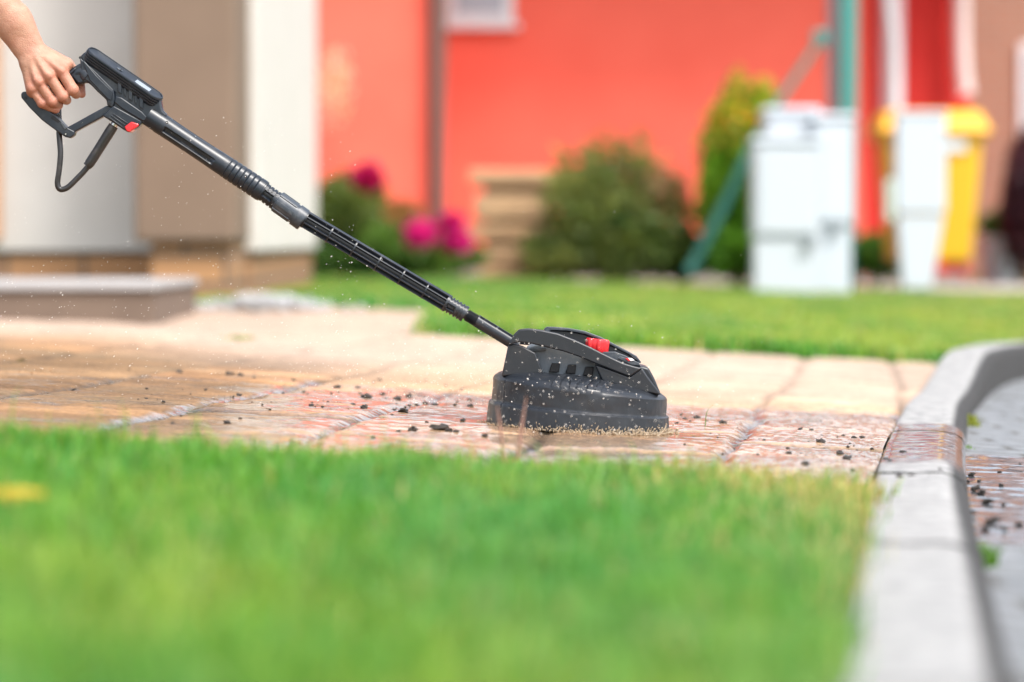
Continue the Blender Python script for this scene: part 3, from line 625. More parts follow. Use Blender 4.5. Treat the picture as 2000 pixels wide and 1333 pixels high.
# ------------------------------------------------------------------ the person: arm and hand as one surface (signed distance field, surface nets)
def largest(V, Q):
    lab = np.arange(len(V))
    for _ in range(400):
        m = lab[Q].min(1); new = lab.copy(); np.minimum.at(new, Q.ravel(), np.repeat(m, 4)); new = new[new]
        if (new == lab).all(): break
        lab = new
    u, c = np.unique(lab, return_counts=True); keep = lab == u[np.argmax(c)]; idx = np.cumsum(keep)-1
    return V[keep], idx[Q[keep[Q[:, 0]]]]
def nets(Fd, org, h):
    s = Fd < 0; nx, ny, nz = Fd.shape
    c = np.zeros((nx-1, ny-1, nz-1), np.int8)
    for dx in (0, 1):
        for dy in (0, 1):
            for dz in (0, 1): c += s[dx:nx-1+dx, dy:ny-1+dy, dz:nz-1+dz]
    act = (c > 0) & (c < 8); I = np.argwhere(act); idx = -np.ones(act.shape, np.int64); idx[act] = np.arange(len(I))
    acc = np.zeros((len(I), 3)); cnt = np.zeros(len(I)); cor = [(a, b, d) for a in (0, 1) for b in (0, 1) for d in (0, 1)]
    for p in cor:
        for ax in range(3):
            if p[ax] == 0:
                q = list(p); q[ax] = 1
                fp = Fd[I[:, 0]+p[0], I[:, 1]+p[1], I[:, 2]+p[2]]; fq = Fd[I[:, 0]+q[0], I[:, 1]+q[1], I[:, 2]+q[2]]
                m = (fp < 0) != (fq < 0); t = np.where(m, fp/np.where(m, fp-fq, 1), 0)
                pt = np.array(p, float)[None]+np.eye(3)[ax][None]*t[:, None]; acc[m] += pt[m]; cnt[m] += 1
    V = (I+acc/cnt[:, None])*h+np.array(org); Q = []
    for ax in range(3):
        b, d = [k for k in range(3) if k != ax]
        sl0 = [slice(None)]*3; sl1 = [slice(None)]*3; sl0[ax] = slice(0, -1); sl1[ax] = slice(1, None)
        for k in (b, d): sl0[k] = slice(1, -1); sl1[k] = slice(1, -1)
        e0 = s[tuple(sl0)]; e1 = s[tuple(sl1)]
        for flip, mm in ((0, e0 & ~e1), (1, ~e0 & e1)):
            J = np.argwhere(mm); J[:, b] += 1; J[:, d] += 1
            def at(ob, od):
                K_ = J.copy(); K_[:, b] -= ob; K_[:, d] -= od; return idx[K_[:, 0], K_[:, 1], K_[:, 2]]
            q = np.stack([at(1, 1), at(0, 1), at(0, 0), at(1, 0)], 1)
            if flip ^ (ax == 1): q = q[:, ::-1]
            Q.append(q)
    return V, np.concatenate(Q)
class Field:
    def __init__(s, lo, hi, h):
        s.lo = np.array(lo); s.h = h; n = np.ceil((np.array(hi)-s.lo)/h).astype(int)+1; s.F = np.full(n, .05, np.float32); s.n = n
    def cap(s, a, b, ra, rb, k=.003, flat=None):
        a = np.array(a, float); b = np.array(b, float); m = max(ra, rb)+max(.012, 3*k)+.004
        i0 = np.maximum(((np.minimum(a, b)-m-s.lo)/s.h).astype(int), 0); i1 = np.minimum(((np.maximum(a, b)+m-s.lo)/s.h).astype(int)+2, s.n)
        if (i1 <= i0).any(): return
        ax = [s.lo[j]+s.h*np.arange(i0[j], i1[j]) for j in range(3)]
        X = np.stack(np.meshgrid(*ax, indexing='ij'), -1)
        if flat is not None:
            nrm, f = np.array(flat[0], float), flat[1]; nrm /= np.linalg.norm(nrm)
            X = X+((X-a)@nrm)[..., None]*nrm*(f-1)
            bb = b+(b-a)@nrm*nrm*(f-1)
        else: bb = b
        ba = bb-a; t = np.clip(((X-a)@ba)/max(ba@ba, 1e-9), 0, 1); d = np.linalg.norm(X-a-t[..., None]*ba, axis=-1)-(ra+(rb-ra)*t)
        sl = tuple(slice(i0[j], i1[j]) for j in range(3)); f0 = s.F[sl]; hh = np.clip(.5+.5*(f0-d)/k, 0, 1)
        s.F[sl] = (f0*(1-hh)+d*hh-k*hh*(1-hh)).astype(np.float32)
    def merge(s, o, k):
        hh = np.clip(.5+.5*(s.F-o.F)/k, 0, 1); s.F = s.F*(1-hh)+o.F*hh-k*hh*(1-hh)
    def mesh(s, name): V, q = nets(s.F, s.lo, s.h); return arr_mesh(name, V, q)
hp = lambda px, py, w: np.array(G(px, py, w))
lo = hp(-330, 250, -75); hi = hp(185, -460, 75)
lo, hi = np.minimum(lo, hi), np.maximum(lo, hi)
FA = Field(lo, hi, .0016)
k_ = K
wrist = hp(64, 108, 8)
elbow = hp(-118, -170, 0); shoulder = hp(-320, -440, -30)
FA.cap(wrist, hp(30, 48, 6), 24*k_, 31*k_, .01, ((0, 1, 0), 1.15)); FA.cap(hp(30, 48, 6), hp(-30, -40, 2), 31*k_, 43*k_, .012); FA.cap(hp(-30, -40, 2), elbow, 43*k_, 42*k_, .012); FA.cap(elbow, shoulder, 42*k_, 52*k_, .014)
FA.cap(hp(42, 100, 14), hp(-8, 25, 10), 13*k_, 18*k_, .012)   # ulna side
FA.cap(hp(76, 96, 10), hp(40, 30, 10), 13*k_, 19*k_, .012)
FA.cap(hp(52, 116, 16), hp(50, 118, 17), 11*k_, 10*k_, .008)
mcp = [hp(124, 141, 22), hp(101, 151, 29), hp(81, 163, 29), hp(67, 175, 25)]
car = [hp(84, 112, 14), hp(74, 116, 18), hp(64, 122, 18), hp(57, 128, 15)]
for i in range(4):
    FA.cap(wrist, car[i], 20*k_, 14*k_, .007); FA.cap(car[i], mcp[i], 14*k_, 12.2*k_, .006)
    FA.cap(mcp[i]+np.array([0, .009, -.004]), car[i]+np.array([0, .012, -.004]), 13*k_, 15*k_, .006)
pip_ = [hp(146, 177, 24), hp(127, 190, 26), hp(107, 200, 25), hp(86, 203, 22)]
dip_ = [hp(148, 184, -4), hp(130, 196, -1), hp(114, 206, -1), hp(109, 215, 4)]
tip_ = [hp(136, 174, -20), hp(118, 186, -18), hp(102, 198, -16), hp(100, 208, -12)]
rad = [(11.2, 12.0, 9.4, 8.0), (10.8, 11.4, 9.2, 8.0), (10.2, 10.8, 9.0, 7.8), (9.4, 9.8, 8.4, 7.4)]
for i in (3, 2, 1, 0):
    Ff = Field(lo, hi, .0016) if False else None
    a, b, c, d = rad[i]
    # every finger has its own field so neighbours meet in a crease
    f = FA
    FA.cap(mcp[i], pip_[i], a*k_, b*k_*.93, .0009)
    FA.cap(pip_[i], dip_[i], b*k_*.95, c*k_, .0009); FA.cap(dip_[i], tip_[i], c*k_, d*k_, .0009)
    FA.cap(mcp[i]+np.array([0, -.0046, .0012]), mcp[i]+np.array([.001, -.0048, 0]), 8.6*k_, 8.4*k_, .003)      # knuckle
    FA.cap(pip_[i]+np.array([0, -.0010, 0]), pip_[i]+np.array([.0002, -.0012, 0]), (b-.6)*k_, (b-.8)*k_, .003)
# extensor tendons
for i in range(3): FA.cap(car[i]+np.array([0, -.008, .003]), mcp[i]+np.array([-.004, -.008, .004]), 3.2*k_, 3.6*k_, .005)
# thumb on the far side of the grip, its tip showing below the index finger
FA.cap(hp(88, 108, 6), hp(128, 126, -12), 17*k_, 14*k_, .007); FA.cap(hp(128, 126, -12), hp(152, 150, -20), 12.5*k_, 11*k_, .004); FA.cap(hp(152, 150, -20), hp(158, 184, -14), 10.5*k_, 7.5*k_, .003)
FA.cap(hp(98, 116, 8), hp(132, 128, 6), 16*k_, 12*k_, .006)     # web
FA.cap(hp(92, 148, -2), hp(110, 140, 0), 17*k_, 15*k_, .006)     # palm fills in behind
def skin():
    m = mat('skin', (.60, .33, .22), .48, sss=.12); nt = m.node_tree; b = nt.nodes['Principled BSDF']; tc = nt.nodes.new('ShaderNodeTexCoord')
    n = nt.nodes.new('ShaderNodeTexNoise'); n.inputs['Scale'].default_value = 45; n.inputs['Detail'].default_value = 7; n.inputs['Roughness'].default_value = .6; nt.links.new(tc.outputs['Object'], n.inputs['Vector'])
    rp = nt.nodes.new('ShaderNodeValToRGB'); rp.color_ramp.elements[0].position = .3; rp.color_ramp.elements[1].position = .7
    rp.color_ramp.elements[0].color = (.46, .25, .165, 1); rp.color_ramp.elements[1].color = (.37, .165, .105, 1); nt.links.new(n.outputs['Fac'], rp.inputs[0])
    at = nt.nodes.new('ShaderNodeAttribute'); at.attribute_name = 'flush'; mx = nt.nodes.new('ShaderNodeMixRGB'); mx.inputs[2].default_value = (.43, .12, .08, 1)
    nt.links.new(at.outputs['Fac'], mx.inputs[0]); nt.links.new(rp.outputs[0], mx.inputs[1]); nt.links.new(mx.outputs[0], b.inputs['Base Color'])
    v = nt.nodes.new('ShaderNodeTexVoronoi'); v.inputs['Scale'].default_value = 700; nt.links.new(tc.outputs['Object'], v.inputs['Vector'])
    n2 = nt.nodes.new('ShaderNodeTexNoise'); n2.inputs['Scale'].default_value = 160; n2.inputs['Detail'].default_value = 4; nt.links.new(tc.outputs['Object'], n2.inputs['Vector'])
    ad = nt.nodes.new('ShaderNodeMath'); ad.inputs[1].default_value = .6; ad.operation = 'MULTIPLY_ADD'; nt.links.new(v.outputs['Distance'], ad.inputs[0]); nt.links.new(n2.outputs['Fac'], ad.inputs[2])
    bp = nt.nodes.new('ShaderNodeBump'); bp.inputs['Strength'].default_value = .7; bp.inputs['Distance'].default_value = .0011; nt.links.new(ad.outputs[0], bp.inputs['Height']); nt.links.new(bp.outputs[0], b.inputs['Normal'])
    return m
M_SKIN = skin()
V1, Q1 = largest(*nets(FA.F, FA.lo, FA.h))
# head and neck (outside the frame), same object
sh = Vector(hp(-320, -440, -30)); by = sh.y+.02
hd = sh+Vector((.10, .06, .26)); FB = Field(hd-Vector((.22, .2, .35)), hd+Vector((.2, .2, .2)), .004)
FB.cap(hd, hd+Vector((.015, 0, .03)), .088, .092, .03); FB.cap(hd+Vector((.05, 0, -.055)), hd+Vector((.02, 0, -.03)), .05, .07, .03); FB.cap(hd+Vector((-.02, 0, -.05)), hd+Vector((-.11, 0, -.24)), .055, .06, .03)
FB.cap(hd+Vector((.088, 0, .0)), hd+Vector((.108, 0, -.03)), .008, .013, .012)
for sgn in (-1, 1):
    FB.cap(hd+Vector((-.005, sgn*.088, -.02)), hd+Vector((-.01, sgn*.092, .015)), .010, .014, .006)
    FB.cap(hd+Vector((.078, sgn*.032, .002)), hd+Vector((.08, sgn*.033, .002)), .012, .012, .004)
FB.cap(hd+Vector((.083, -.02, -.06)), hd+Vector((.083, .02, -.06)), .007, .007, .004)
V2, Q2 = largest(*nets(FB.F, FB.lo, FB.h))
person = empty('person', (sh.x-.3, by, float(T(sh.x-.3, by))), 'bare arm and hand of a person reaching in from the left edge, gripping the gun', 'person')
c1 = V1[Q1].mean(1); c2 = V2[Q2].mean(1); f1 = int(np.argmin(np.linalg.norm(c1-np.array(sh), axis=1))); f2 = int(np.argmin(c2[:, 2]))
qa = Q1[f1]; qb = Q2[f2]+len(V1); sh_ = min(range(4), key=lambda k: sum(np.linalg.norm(V1[qa[i]]-V2[Q2[f2][(k-i) % 4]]) for i in range(4)))
qb = [qb[(sh_-i) % 4] for i in range(4)]; bridge = np.array([[qa[(i+1) % 4], qa[i], qb[i], qb[(i+1) % 4]] for i in range(4)])
me = arr_mesh('body', np.vstack([V1, V2]), np.vstack([np.delete(Q1, f1, 0), np.delete(Q2, f2, 0)+len(V1), bridge]))
VV = np.vstack([V1, V2]); fl = np.zeros(len(VV))
for c in mcp+pip_+dip_+tip_+[hp(158, 184, -14)]: fl = np.maximum(fl, np.exp(-(np.linalg.norm(VV-c, axis=1)/.014)**2))
attr(me, 'flush', fl*.55)
bo = link('body', me, M_SKIN, person, True); sm = bo.modifiers.new('smooth', 'SMOOTH'); sm.iterations = 1; sm.factor = .5
# clothes and hair
M_SHIRT = mat('shirt', (.12, .2, .32), .9, bump=(300, .3, .001)); M_TROU = mat('trousers', (.05, .06, .09), .9, bump=(400, .3, .001)); M_HAIR = mat('hair', (.06, .035, .02), .6, bump=(200, .8, .004)); M_SHOE = mat('shoe', (.1, .1, .1), .6)
hip = sh+Vector((-.45, .16, -.22)); gz = float(T(hip.x, hip.y))
FS = Field(hip-Vector((.3, .35, .25)), sh+Vector((.25, .5, .2)), .008)
FS.cap(hip+Vector((0, 0, .04)), sh+Vector((-.10, .19, .02)), .15, .16, .05); FS.cap(sh+Vector((-.06, .03, .0)), sh+Vector((-.06, .36, .0)), .075, .075, .05)
FS.cap(sh, sh.lerp(Vector(elbow), .42), .07, .058, .03); FS.cap(sh+Vector((-.03, .38, 0)), sh+Vector((.06, .40, -.18)), .068, .058, .03)
link('shirt', FS.mesh('shirt'), M_SHIRT, person, True)
FT = Field(Vector((hip.x-.35, hip.y-.3, gz-.02)), Vector((hip.x+.35, hip.y+.35, hip.z+.22)), .008)
FT.cap(hip+Vector((0, -.06, 0)), hip+Vector((0, .1, 0)), .14, .14, .05)
for sg, fx in ((-.1, .08), (.14, -.16)):
    kn = Vector((hip.x+fx+.06, hip.y+sg, gz+.48)); FT.cap(hip+Vector((0, sg*.8, -.05)), kn, .10, .07, .04); FT.cap(kn, Vector((hip.x+fx-.05, hip.y+sg, gz+.09)), .068, .052, .03)
link('trousers', FT.mesh('trousers'), M_TROU, person, True)
for sg, fx in ((-.1, .08), (.14, -.16)):
    FQ = Field(Vector((hip.x+fx-.16, hip.y+sg-.08, gz-.02)), Vector((hip.x+fx+.24, hip.y+sg+.08, gz+.16)), .006)
    FQ.cap(Vector((hip.x+fx-.06, hip.y+sg, gz+.04)), Vector((hip.x+fx+.13, hip.y+sg, gz+.035)), .045, .036, .02); FQ.cap(Vector((hip.x+fx-.05, hip.y+sg, gz+.05)), Vector((hip.x+fx-.05, hip.y+sg, gz+.1)), .045, .045, .02)
    link('shoe', FQ.mesh('shoe'), M_SHOE, person, True)
FH = Field(hd-Vector((.16, .15, .12)), hd+Vector((.14, .15, .17)), .005)
FH.cap(hd+Vector((-.018, 0, .03)), hd+Vector((.0, 0, .045)), .094, .094, .02); link('hair', FH.mesh('hair'), M_HAIR, person, True)

# ------------------------------------------------------------------ background
def wallmat(name, c, c2, sc=4): return mat(name, c, .85, noise=(sc, c2, .3), bump=(60, .3, .004))
def on(px, py, y): return P(px, py, y)
M_CREAM = wallmat('cream_render', (.54, .51, .47), (.62, .59, .55)); M_TAUPE = wallmat('taupe_render', (.165, .112, .077), (.19, .13, .09)); M_CORAL = wallmat('coral_render', (.80, .105, .065), (.90, .15, .095), 1.3); M_DKRED = wallmat('red_render', (.62, .03, .025), (.68, .04, .03))
M_FRAME = mat('white_frame', (.75, .75, .75), .4); M_GLASS = mat('window_glass', (.34, .37, .42), .15, spec=.8); M_ROOF = mat('roof_tile', (.16, .07, .05), .7, noise=(12, (.22, .1, .07), .2)); M_BROWN = mat('brown_gutter', (.13, .07, .055), .5)
def stone_mat(name, cols):
    m = bpy.data.materials.new(name); m.use_nodes = True; nt = m.node_tree; b = nt.nodes['Principled BSDF']; b.inputs['Roughness'].default_value = .85
    tc = nt.nodes.new('ShaderNodeTexCoord'); mp = nt.nodes.new('ShaderNodeMapping'); mp.inputs['Rotation'].default_value = (R(90), 0, 0); nt.links.new(tc.outputs['Object'], mp.inputs[0])
    br = nt.nodes.new('ShaderNodeTexBrick'); br.inputs['Color1'].default_value = (*cols[0], 1); br.inputs['Color2'].default_value = (*cols[1], 1); br.inputs['Mortar'].default_value = (*cols[2], 1)
    br.inputs['Scale'].default_value = 1; br.inputs['Brick Width'].default_value = cols[3]; br.inputs['Row Height'].default_value = cols[4]; br.inputs['Mortar Size'].default_value = .010
    nt.links.new(mp.outputs[0], br.inputs[0]); nt.links.new(br.outputs[0], b.inputs['Base Color'])
    bp = nt.nodes.new('ShaderNodeBump'); bp.inputs['Distance'].default_value = .01; nt.links.new(br.outputs['Fac'], bp.inputs['Height']); bp.invert = True; nt.links.new(bp.outputs[0], b.inputs['Normal'])
    return m
M_PLINTH = stone_mat('sandstone_cladding', ((.42, .22, .10), (.27, .15, .08), (.12, .09, .07), .34, .12)); M_BRICK = stone_mat('brown_brick', ((.36, .16, .10), (.31, .14, .09), (.3, .22, .17), .25, .075))
def b3(name, x0, x1, y0, y1, z0, z1, m, parent=None, bev=.01):
    bm = bmesh.new(); box(bm, ((x0+x1)/2, (y0+y1)/2, (z0+z1)/2), (x1-x0, y1-y0, z1-z0)); return bm_obj(name, bm, m, parent, False, bev, 2)
# left house
YH = 12.4; h1 = empty('house', (-4, YH+2, .05), 'cream rendered house on a sandstone plinth, at the left behind the hand', 'house')
xr = on(505, 480, YH).x; zt = on(0, 492, YH).z
b3('wall', -9, xr, YH, YH+3.75, zt, 3.7, M_CREAM, h1); b3('plinth', -8.96, xr-.03, YH+.03, YH+3.72, -.15, zt+.001-.003, M_PLINTH, h1)
xp0 = on(262, 470, 11.75).x; xp1 = on(460, 470, 11.75).x; zp = on(0, 474, 11.75).z
b3('pillar', xp0, xp1, 11.75, YH-.003, zp, 3.65, M_TAUPE, h1, .02); b3('pillar_base', xp0+.06, xp1-.02, 11.81, YH+.02, -.12, zp-.002, M_PLINTH, h1)
b3('door_surround', -3.2, on(4, 300, YH).x, YH-.05, YH-.003, zt+.05, 2.4, mat('orange_timber', (.55, .3, .16), .6), h1)
def roof(parent, x0, x1, y0, y1, z, rise, m):
    bm = bmesh.new(); o_ = .4; ym = (y0+y1)/2
    v = [bm.verts.new(p) for p in ((x0-o_, y0-o_, z), (x1+o_, y0-o_, z), (x1+o_, y1+o_, z), (x0-o_, y1+o_, z), (x0-o_, ym, z+rise), (x1+o_, ym, z+rise))]
    for f in ((0, 1, 5, 4), (2, 3, 4, 5), (0, 4, 3), (1, 2, 5), (3, 2, 1, 0)): bm.faces.new([v[i] for i in f])
    return bm_obj('roof', bm, m, parent)
roof(h1, -9, xr, YH-.1, YH+3.75, 3.72, 1.0, M_ROOF)
def window(parent, x0, x1, z0, z1, y):
    fr = b3('window', x0, x1, y-.05, y-.003, z0, z1, M_FRAME, parent); b3('pane', x0+.07, x1-.07, y-.056, y-.051, z0+.07, z1-.07, M_GLASS, fr, 0); b3('sill', x0-.05, x1+.05, y-.12, y-.052, z0-.05, z0-.002, M_FRAME, fr); return fr
window(h1, -6, -4.8, 1.3, 2.6, YH)
# porch step
st = empty('porch_step', (-2.4, 10.5, .05), 'grey concrete porch step with pale top slab beside the cream house', 'step')
x355 = on(300, 600, 9.0).x; ztop = on(0, 552, 9.0).z
M_STEP = mat('step_riser', (.125, .088, .065), .85, noise=(6, (.16, .115, .085), .3)); M_SLAB = mat('step_slab', (.27, .26, .255), .7, noise=(8, (.34, .33, .32), .3))
b3('riser', -6, x355, 9.0, 10.2, -.1, ztop-.03, M_STEP, st, .004); b3('tread', -6, x355+.012, 8.985, 10.2, ztop-.028, ztop, M_SLAB, st, .006)
# white pebbles at the foot of the pillar
def clod_mesh(name, r, seed, sq=.7, sub=2):
    bm = bmesh.new(); bmesh.ops.create_icosphere(bm, subdivisions=sub, radius=r); rs = random.Random(seed); ph = [rs.uniform(0, 9) for _ in range(6)]
    for v in bm.verts:
        d = v.co.normalized(); f = 1+.28*math.sin(d.x*4+ph[0])*math.cos(d.y*5+ph[1])+.2*math.sin(d.z*6+ph[2]+d.x*3)+rs.uniform(-.3, .22); v.co = d*r*f; v.co.z *= sq
    me = bpy.data.meshes.new(name); bm.to_mesh(me); bm.free(); return me
M_PEB = mat('pebble', (.36, .36, .36), .7)
pm = bmesh.new()
for i in range(300):
    r_ = random.uniform(.010, .024); x = random.gauss(-.95, .12); y = random.uniform(10.6, 11.35); x = min(max(x, -1.42), -.58)
    if y > 11.2 and x < -1.3: continue
    m_ = bmesh.ops.create_icosphere(pm, subdivisions=1, radius=r_); z_ = float(T(x, y))+random.uniform(0, .05)*math.exp(-((x+.97)/.2)**2)+r_*.4
    bmesh.ops.transform(pm, matrix=Matrix.Translation((x, y, z_)) @ Matrix.Diagonal((1, 1, .7, 1)), verts=m_['verts'])
pb = bm_obj('gravel', pm, M_PEB, None, True); tag(pb, 'small heap of white decorative pebbles at the foot of the taupe pillar', 'gravel', kind='stuff')

# red house behind
YR = 23.0; YW = YR-.0; h2 = empty('house', (4, YR+3, 0), 'coral red rendered house with brown downpipe, across the background', 'house')
xc = on(862, 300, YR).x; xe = on(1892, 300, 24.5).x; xm = on(1690, 300, YR).x
b3('wall', -6, xc, YR-.9, YR+7, -.2, 3.6, M_CORAL, h2, .02); b3('wall', xc+.003, xm, YR, YR+7, -.2, 3.6, M_CORAL, h2, .02); b3('wall', xm+.003, xe, 24.5, YR+7, -.2, 3.6, M_DKRED, h2, .02)
M_GREYP = mat('grey_plinth', (.26, .24, .22), .9, noise=(5, (.33, .3, .27), .3))
b3('plinth', -5.98, xc-.02, YR-.93, YR-.902, -.2, .16, M_GREYP, h2); b3('plinth', xc+.02, xm-.02, YR-.03, YR-.002, -.2, .10, M_GREYP, h2); b3('plinth', xm+.02, xe-.02, 24.47, 24.498, -.3, .02, M_GREYP, h2)
roof(h2, -6, xe, YR-.9, YR+7, 3.62, 1.0, M_ROOF)
b3('downpipe', xc-.06, xc+.06, YR-1.03, YR-.91, .0, 3.5, M_BROWN, h2, .04)
wx0, wx1 = on(872, 0, YR).x, on(1003, 0, YR).x; wz = on(0, 46, YR).z; window(h2, wx0, wx1, wz, wz+1.25, YR)
window(h2, 2.9-5.2, 2.9-4.4+.3, 1.5, 2.7, YR-.9) if False else None
px_ = lambda p, y: on(p, 300, y).x
pipe('downpipe', [(px_(1735, 23), 22.85, 3.5), (px_(1728, 23), 22.85, 2.4), (px_(1742, 23), 22.85, 1.75), (px_(1746, 23), 22.85, .2)], .05, M_FRAME, h2, 20, 12)
b3('corner_board', px_(1722, 23), px_(1762, 23), 22.95, 23.25, 1.0, 3.5, mat('pink_trim', (.78, .5, .5), .7), h2)
pipe('downpipe', [(px_(1872, 24.3), 24.3, 3.5), (px_(1876, 24.3), 24.3, 2.0), (px_(1884, 24.3), 24.3, 1.55)], .075, mat('pale_pipe', (.7, .55, .52), .5), h2, 20, 12)
h3 = empty('house', (14, 30, 0), 'brown brick house at the right edge behind the yellow bin', 'house')
bx0 = on(1880, 300, 29).x; b3('wall', bx0, bx0+12, 29, 36, -.3, 4.2, M_BRICK, h3, .02); roof(h3, bx0, bx0+12, 29, 36, 4.22, 1.4, M_ROOF); window(h3, on(1990, 200, 29).x, on(1990, 200, 29).x+1.3, .9, 2.3, 29)
# gravel strip in front of the red house
sheet('gravel_strip', np.linspace(-6, 9, 60), np.linspace(19.55, 22.1, 20), lambda x, y: T(x, y)+.01, mat('grey_gravel', (.30, .27, .24), .9, noise=(30, (.42, .38, .34), .2)))
sheet('yard', np.linspace(-9, 30, 30), np.linspace(21.2, 40, 30), lambda x, y: T(x, y)-.03, M_SOIL)

# ---- foliage
def leaves(cx, cy, cz, rx, ry, rz, n, size, cols, seed=0, cone=False, clump=4, dens=.45):
    rg = np.random.default_rng(seed); d = rg.standard_normal((n, 3)); d /= np.linalg.norm(d, axis=1)[:, None]; r = rg.random(n)**dens
    lump = .55+.75*fbm(d[:, 0]*clump*.5+10+seed, d[:, 2]*clump*.5+d[:, 1]*2+10, seed)*1.1
    Pp = d*(r*lump)[:, None]
    if cone: hh = (Pp[:, 2]+1)/2; f = np.clip(1.15-hh*.9, .12, 1); Pp[:, 0] *= f; Pp[:, 1] *= f
    Pp = Pp*np.array([rx, ry, rz])+np.array([cx, cy, cz])
    a = rg.standard_normal((n, 3)); a /= np.linalg.norm(a, axis=1)[:, None]; b = np.cross(a, rg.standard_normal((n, 3))); b /= np.linalg.norm(b, axis=1)[:, None]
    s = size*rg.uniform(.6, 1.3, n)[:, None]; V = np.stack([Pp-a*s, Pp+b*s*.45, Pp+a*s, Pp-b*s*.45], 1).reshape(-1, 3)
    t = np.clip(fbm(Pp[:, 0]*4, Pp[:, 2]*4+Pp[:, 1]*3, seed+3)*1.4-.2+.3*(rg.random(n)-.5), 0, 1)[:, None]; c = np.array(cols[0])*(1-t)+np.array(cols[1])*t
    if len(cols) > 2:
        m = (Pp[:, 2] > cz+rz*.15*(1+2*rg.random(n))) & (rg.random(n) < .33); c[m] = np.array(cols[2])
    return V, np.repeat(c, 4, 0)
def foliage(name, parts, parent):
    Vs = []; Cs = []
    for p in parts: V, c = leaves(*p[0], **p[1]); Vs.append(V); Cs.append(c)
    V = np.vstack(Vs); C = np.vstack(Cs); me = arr_mesh(name, V, np.arange(len(V)).reshape(-1, 4)); attr(me, 'tint', C, 3); return link(name, me, M_LEAF, parent, False)
M_BARK = mat('bark', (.10, .07, .045), .9)
def stems(name, parent, x, y, z, n, h, spread, r=.006, seed=0):
    rs = random.Random(seed); Vs = []; Q = []; b = 0
    for i in range(n):
        a = rs.uniform(0, 6.28); e = Vector((x+math.cos(a)*spread*rs.random(), y+math.sin(a)*spread*rs.random(), z+h*rs.uniform(.6, 1))); s_ = Vector((x+rs.uniform(-.03, .03), y+rs.uniform(-.03, .03), z-.03))
        for k in range(4):
            t = k/3; c = s_.lerp(e, t); rr = r*(1-.6*t)
            for j in range(5): Vs.append((c.x+rr*math.cos(j*1.257), c.y+rr*math.sin(j*1.257), c.z))
        Q.append(grid_faces(4, 5, True)+b); b += 20
    me = arr_mesh(name, Vs, np.concatenate(Q)); return link(name, me, M_BARK, parent, True)
def flower(parent, p, r, cols, seed):
    V, c = leaves(p[0], p[1], p[2], r, r, r*.8, 320, r*.45, cols, seed=seed); me = arr_mesh('blossom', V, np.arange(len(V)).reshape(-1, 4)); attr(me, 'tint', c, 3); return link('blossom', me, M_LEAF, parent, False)
# peony bush
YB = 19.5; sc_ = YB/F
e = empty('peony_bush', (on(730, 500, YB).x, YB, .05), 'leafy peony bush with magenta blossoms in front of the coral wall', 'bush')
G1 = [(.05, .15, .04), (.20, .34, .07)]
stems('stem', e, on(730, 500, YB).x, YB, .02, 26, .55, .45, .007, 1)
foliage('leaves', [((on(685, 420, YB).x, YB, on(0, 425, YB).z, .26, .3, .30, 4200, .045, [(.035, .11, .03), (.22, .26, .06)]), dict(seed=1)), ((on(740, 490, YB).x, YB, on(0, 490, YB).z, .42, .35, .22, 4200, .045, G1), dict(seed=2)), ((on(850, 500, YB).x, YB, on(0, 500, YB).z, .30, .3, .18, 3400, .04, G1), dict(seed=3)), ((on(640, 500, YB).x, YB, on(0, 505, YB).z, .25, .3, .2, 2600, .04, G1), dict(seed=15)), ((on(780, 420, YB).x, YB, on(0, 430, YB).z, .18, .2, .16, 700, .04, [(.2, .16, .06), (.5, .22, .1)]), dict(seed=4))], e)
for i, (x, y, r_) in enumerate([(718, 346, 27), (820, 457, 26), (882, 437, 20), (890, 474, 25)]): flower(e, P(x, y, YB-.5), r_*sc_*1.2, [(.50, .006, .20), (.70, .03, .36)] if i else [(.44, .006, .12), (.60, .02, .20)], 20+i)
# stone stack / sleepers
stk = empty('stone_wall', (on(1000, 500, 20.5).x, 20.5, .05), 'stacked sandstone block garden wall behind the dark shrub', 'wall')
M_SAND = mat('sandstone', (.50, .32, .17), .9, noise=(7, (.36, .23, .13), .3), bump=(20, .6, .01))
for r_, (a, b, t0, t1) in enumerate([(915, 1105, 332, 362), (925, 1085, 380, 430), (915, 1120, 436, 468), (925, 1090, 484, 508), (935, 1160, 512, 540)]):
    b3('block', on(a, 400, 20.3).x, on(b, 400, 20.3).x, 20.3-.03*(r_ % 2), 20.9, on(0, t1, 20.3).z, on(0, t0, 20.3).z, M_SAND, stk, .02)
b3('core', on(945, 400, 20.3).x, on(1085, 400, 20.3).x, 20.45, 20.85, -.05, on(0, 345, 20.3).z, mat('dark_stone', (.09, .06, .045), .9), stk)
# dark shrub
e = empty('shrub', (on(1180, 500, 19.9).x, 19.9, 0), 'loose dark green shrub in front of the stone wall', 'shrub')
stems('stem', e, on(1180, 500, 19.9).x, 19.9, 0, 22, .7, .4, .008, 4)
foliage('leaves', [((on(1185, 420, 19.9).x, 19.9, on(0, 405, 19.9).z, .50, .4, .52, 4200, .045, [(.04, .11, .03), (.30, .34, .11)]), dict(seed=5, clump=9, dens=.8)), ((on(1230, 470, 19.9).x, 19.9, on(0, 465, 19.9).z, .56, .4, .34, 3400, .045, [(.05, .12, .03), (.22, .26, .08)]), dict(seed=6, clump=9, dens=.8)), ((on(1100, 490, 19.9).x, 19.9, on(0, 495, 19.9).z, .34, .3, .18, 1500, .042, [(.06, .12, .03), (.26, .28, .08)]), dict(seed=7)), ((on(1260, 370, 19.9).x, 19.9, on(0, 370, 19.9).z, .36, .25, .26, 900, .04, [(.2, .14, .06), (.5, .28, .18)]), dict(seed=8))], e)
e = empty('shrub', (on(1330, 510, 20.2).x, 20.2, 0), 'low green shrub between the dark shrub and the conifer', 'shrub')
